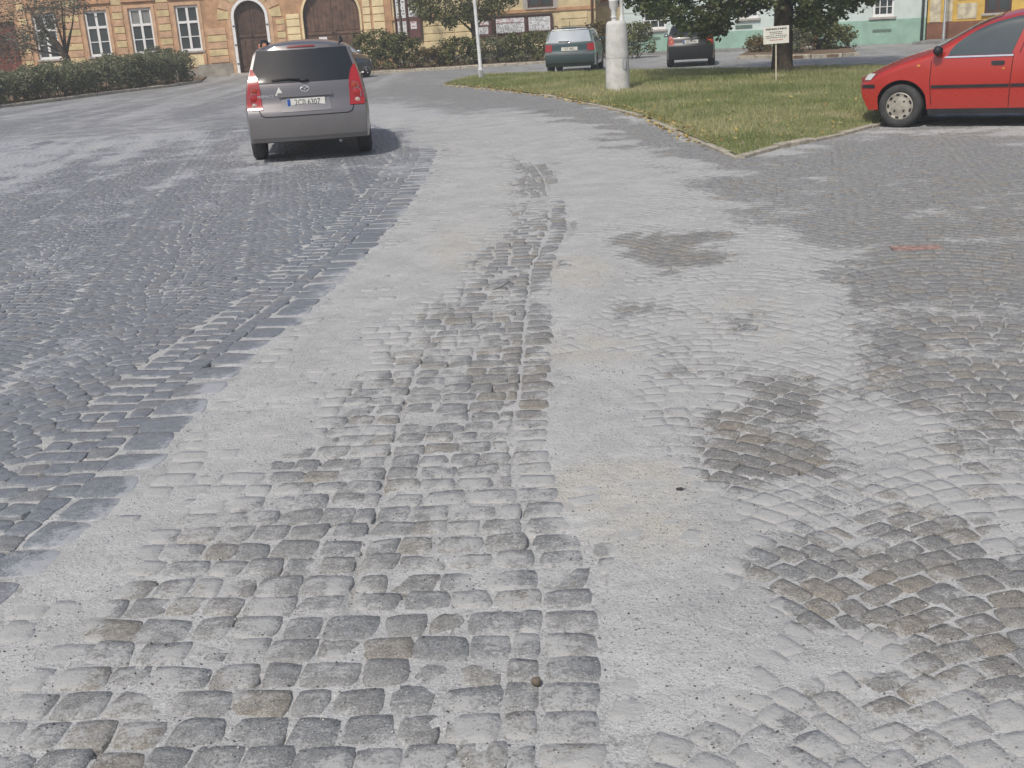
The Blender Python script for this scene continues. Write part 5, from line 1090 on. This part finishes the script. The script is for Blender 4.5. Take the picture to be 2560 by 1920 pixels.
foliage('crown', cl, 24, .3, .058, LF['shrub'], tr_, 1.2, 1.3); limbs(tr_, None, [(-1.8, 0, 2.6), (-1.0, .3, 3.4), (1.1, .2, 2.9), (.5, -.4, 3.6), (-.9, -.6, 2.3)], .11, fork=1.7)
# thin stem of a young tree before the tall case
yx = float(at(1003, 60, 51.0)[0]); yt = empty('young_tree', (yx, 51., 0), 0, 'thin bare stem of a young tree before the tall notice case', 'tree'); mb = MB(); mb.tube([(0, 0, -.05), (.0, 0, 1.6), (-.04, 0, 3.2), (-.03, 0, 4.4)], [.075, .06, .05, .02], 8); mb.build('trunk', M['bark'], yt, True)
cl = [(rng.normal(0, .5), rng.normal(0, .5), rng.uniform(3.2, 5.2), .3) for _ in range(60)]; foliage('crown', cl, 22, .3, .05, LF['shrub'], yt, 1.2, 2.6); limbs(yt, None, [(-.5, 0, 4.3), (.5, .1, 4.2), (.1, -.4, 4.6)], .05, fork=2.8)

# ================================================================== SMALL THINGS ON THE STREET
def lump(name, u, v, r, mat, lab, cat, sq=(1, 1, .7)):
    p = gp(u, v); mb = MB(); mb.ell((0, 0, 0), (r*sq[0], r*sq[1], r*sq[2]), 12, 8)
    mb.v = [tuple(c_*(1+.16*(vn(np.array([p_[0]/r*1.7+3]), np.array([p_[1]/r*1.7+p_[2]/r*2.2]), 3)[0]-.5)*2) for c_ in p_) for p_ in mb.v]
    o = fix(mb.build(name, mat, None), 60); o.location = (float(p[0]), float(p[1]), r*sq[2]*.8); return tag(o, lab, cat)
lump('pebble', 1341, 1712, .014, pm('brown_pebble', (.16, .13, .10), .85, .25, 60, .3), 'small round brown pebble on the setts near the bottom centre', 'stone', (1, 1, .9))
lump('stone_chip', 1700, 1226, .011, pm('dark_stone_chip', (.05, .05, .055), .8, .2, 60, .3), 'small black stone chip in the dust below the bare brown setts', 'stone', (1.4, .9, .6))
p = gp(2290, 620); b_ = MB(); b_.box(-.17, .17, -.065, .065, -.02, .006); o = fix(b_.build('brick', pm('worn_red_brick', (.36, .235, .20), .9, .35, 20, .4)), 30); o.location = (float(p[0]), float(p[1]), 0); o.rotation_euler = (0, 0, R(-8)); tag(o, 'worn flat red brick set among the setts on the right', 'brick')
p = gp(1252, 718); t = MB(); t.tube([(-.10, -.13, .008), (-.02, -.10, .012), (.03, 0, .014), (.10, .20, .012), (.13, .26, .01)], [.003, .004, .004, .003, .002], 6); o = t.build('twig', pm('dark_twig', (.09, .075, .06), .9, .2, 40, .3), None, True); o.location = (float(p[0]), float(p[1]), 0); o.scale = (.55, .55, .7); tag(o, 'thin bent dark twig lying on the middle strip of setts', 'twig')

# loose grit: uncountable chips lying on dust and setts near by
n = 14000; gx_ = rng.uniform(-2.6, 2.6, n*2); gy_ = 2.0+5.5*rng.random(n*2)**1.7; kk = (gx_ > xe(gy_)+.02) & (fbm(gx_*4, gy_*4, 33, 3) > .43); gx_ = gx_[kk][:n]; gy_ = gy_[kk][:n]; n = len(gx_)
sz = .0011+.0030*rng.random(n)**4; oc_ = np.array([(1, 0, 0), (0, 1, 0), (-1, 0, 0), (0, -1, 0), (0, 0, .8), (0, 0, -.8)]); V = oc_[None]*sz[:, None, None]*rng.uniform(.6, 1.5, (n, 6, 1)); zz_ = np.maximum(level(gx_, gy_, cover(gx_, gy_)), 0)+sz*.5
V = V+np.stack([gx_, gy_, zz_], 1)[:, None]; Fo = np.array([(0, 1, 4), (1, 2, 4), (2, 3, 4), (3, 0, 4), (1, 0, 5), (2, 1, 5), (3, 2, 5), (0, 3, 5)]); Fc = (Fo[None]+(np.arange(n)*6)[:, None, None]).reshape(-1, 3)
tag(obj('grit', np_mesh('grit', V.reshape(-1, 3), Fc, {'rnd': np.repeat(rng.random(n), 6)}, False), m_leaf('grit_chips', [(.06, .06, .065), (.12, .12, .12), (.30, .29, .28), (.55, .54, .50)], 0., .85)), 'loose dark and pale grit scattered over the near setts', 'grit', kind='stuff')

# thin summer haze filling the square
hb = MB(); hb.box(-420, 420, -320, 620, -1.1, 14.0); hz = hb.build('haze', None); hm = bpy.data.materials.new('thin_haze'); hm.use_nodes = True; hm.node_tree.nodes.clear()
ho = hm.node_tree.nodes.new('ShaderNodeOutputMaterial'); hv = hm.node_tree.nodes.new('ShaderNodeVolumePrincipled'); hv.inputs['Color'].default_value = (.92, .92, .90, 1); hv.inputs['Density'].default_value = .0035; hv.inputs['Anisotropy'].default_value = .3
hm.node_tree.links.new(hv.outputs[0], ho.inputs['Volume']); hz.data.materials.append(hm); tag(hz, 'thin pale haze over the square', 'haze', kind='stuff')
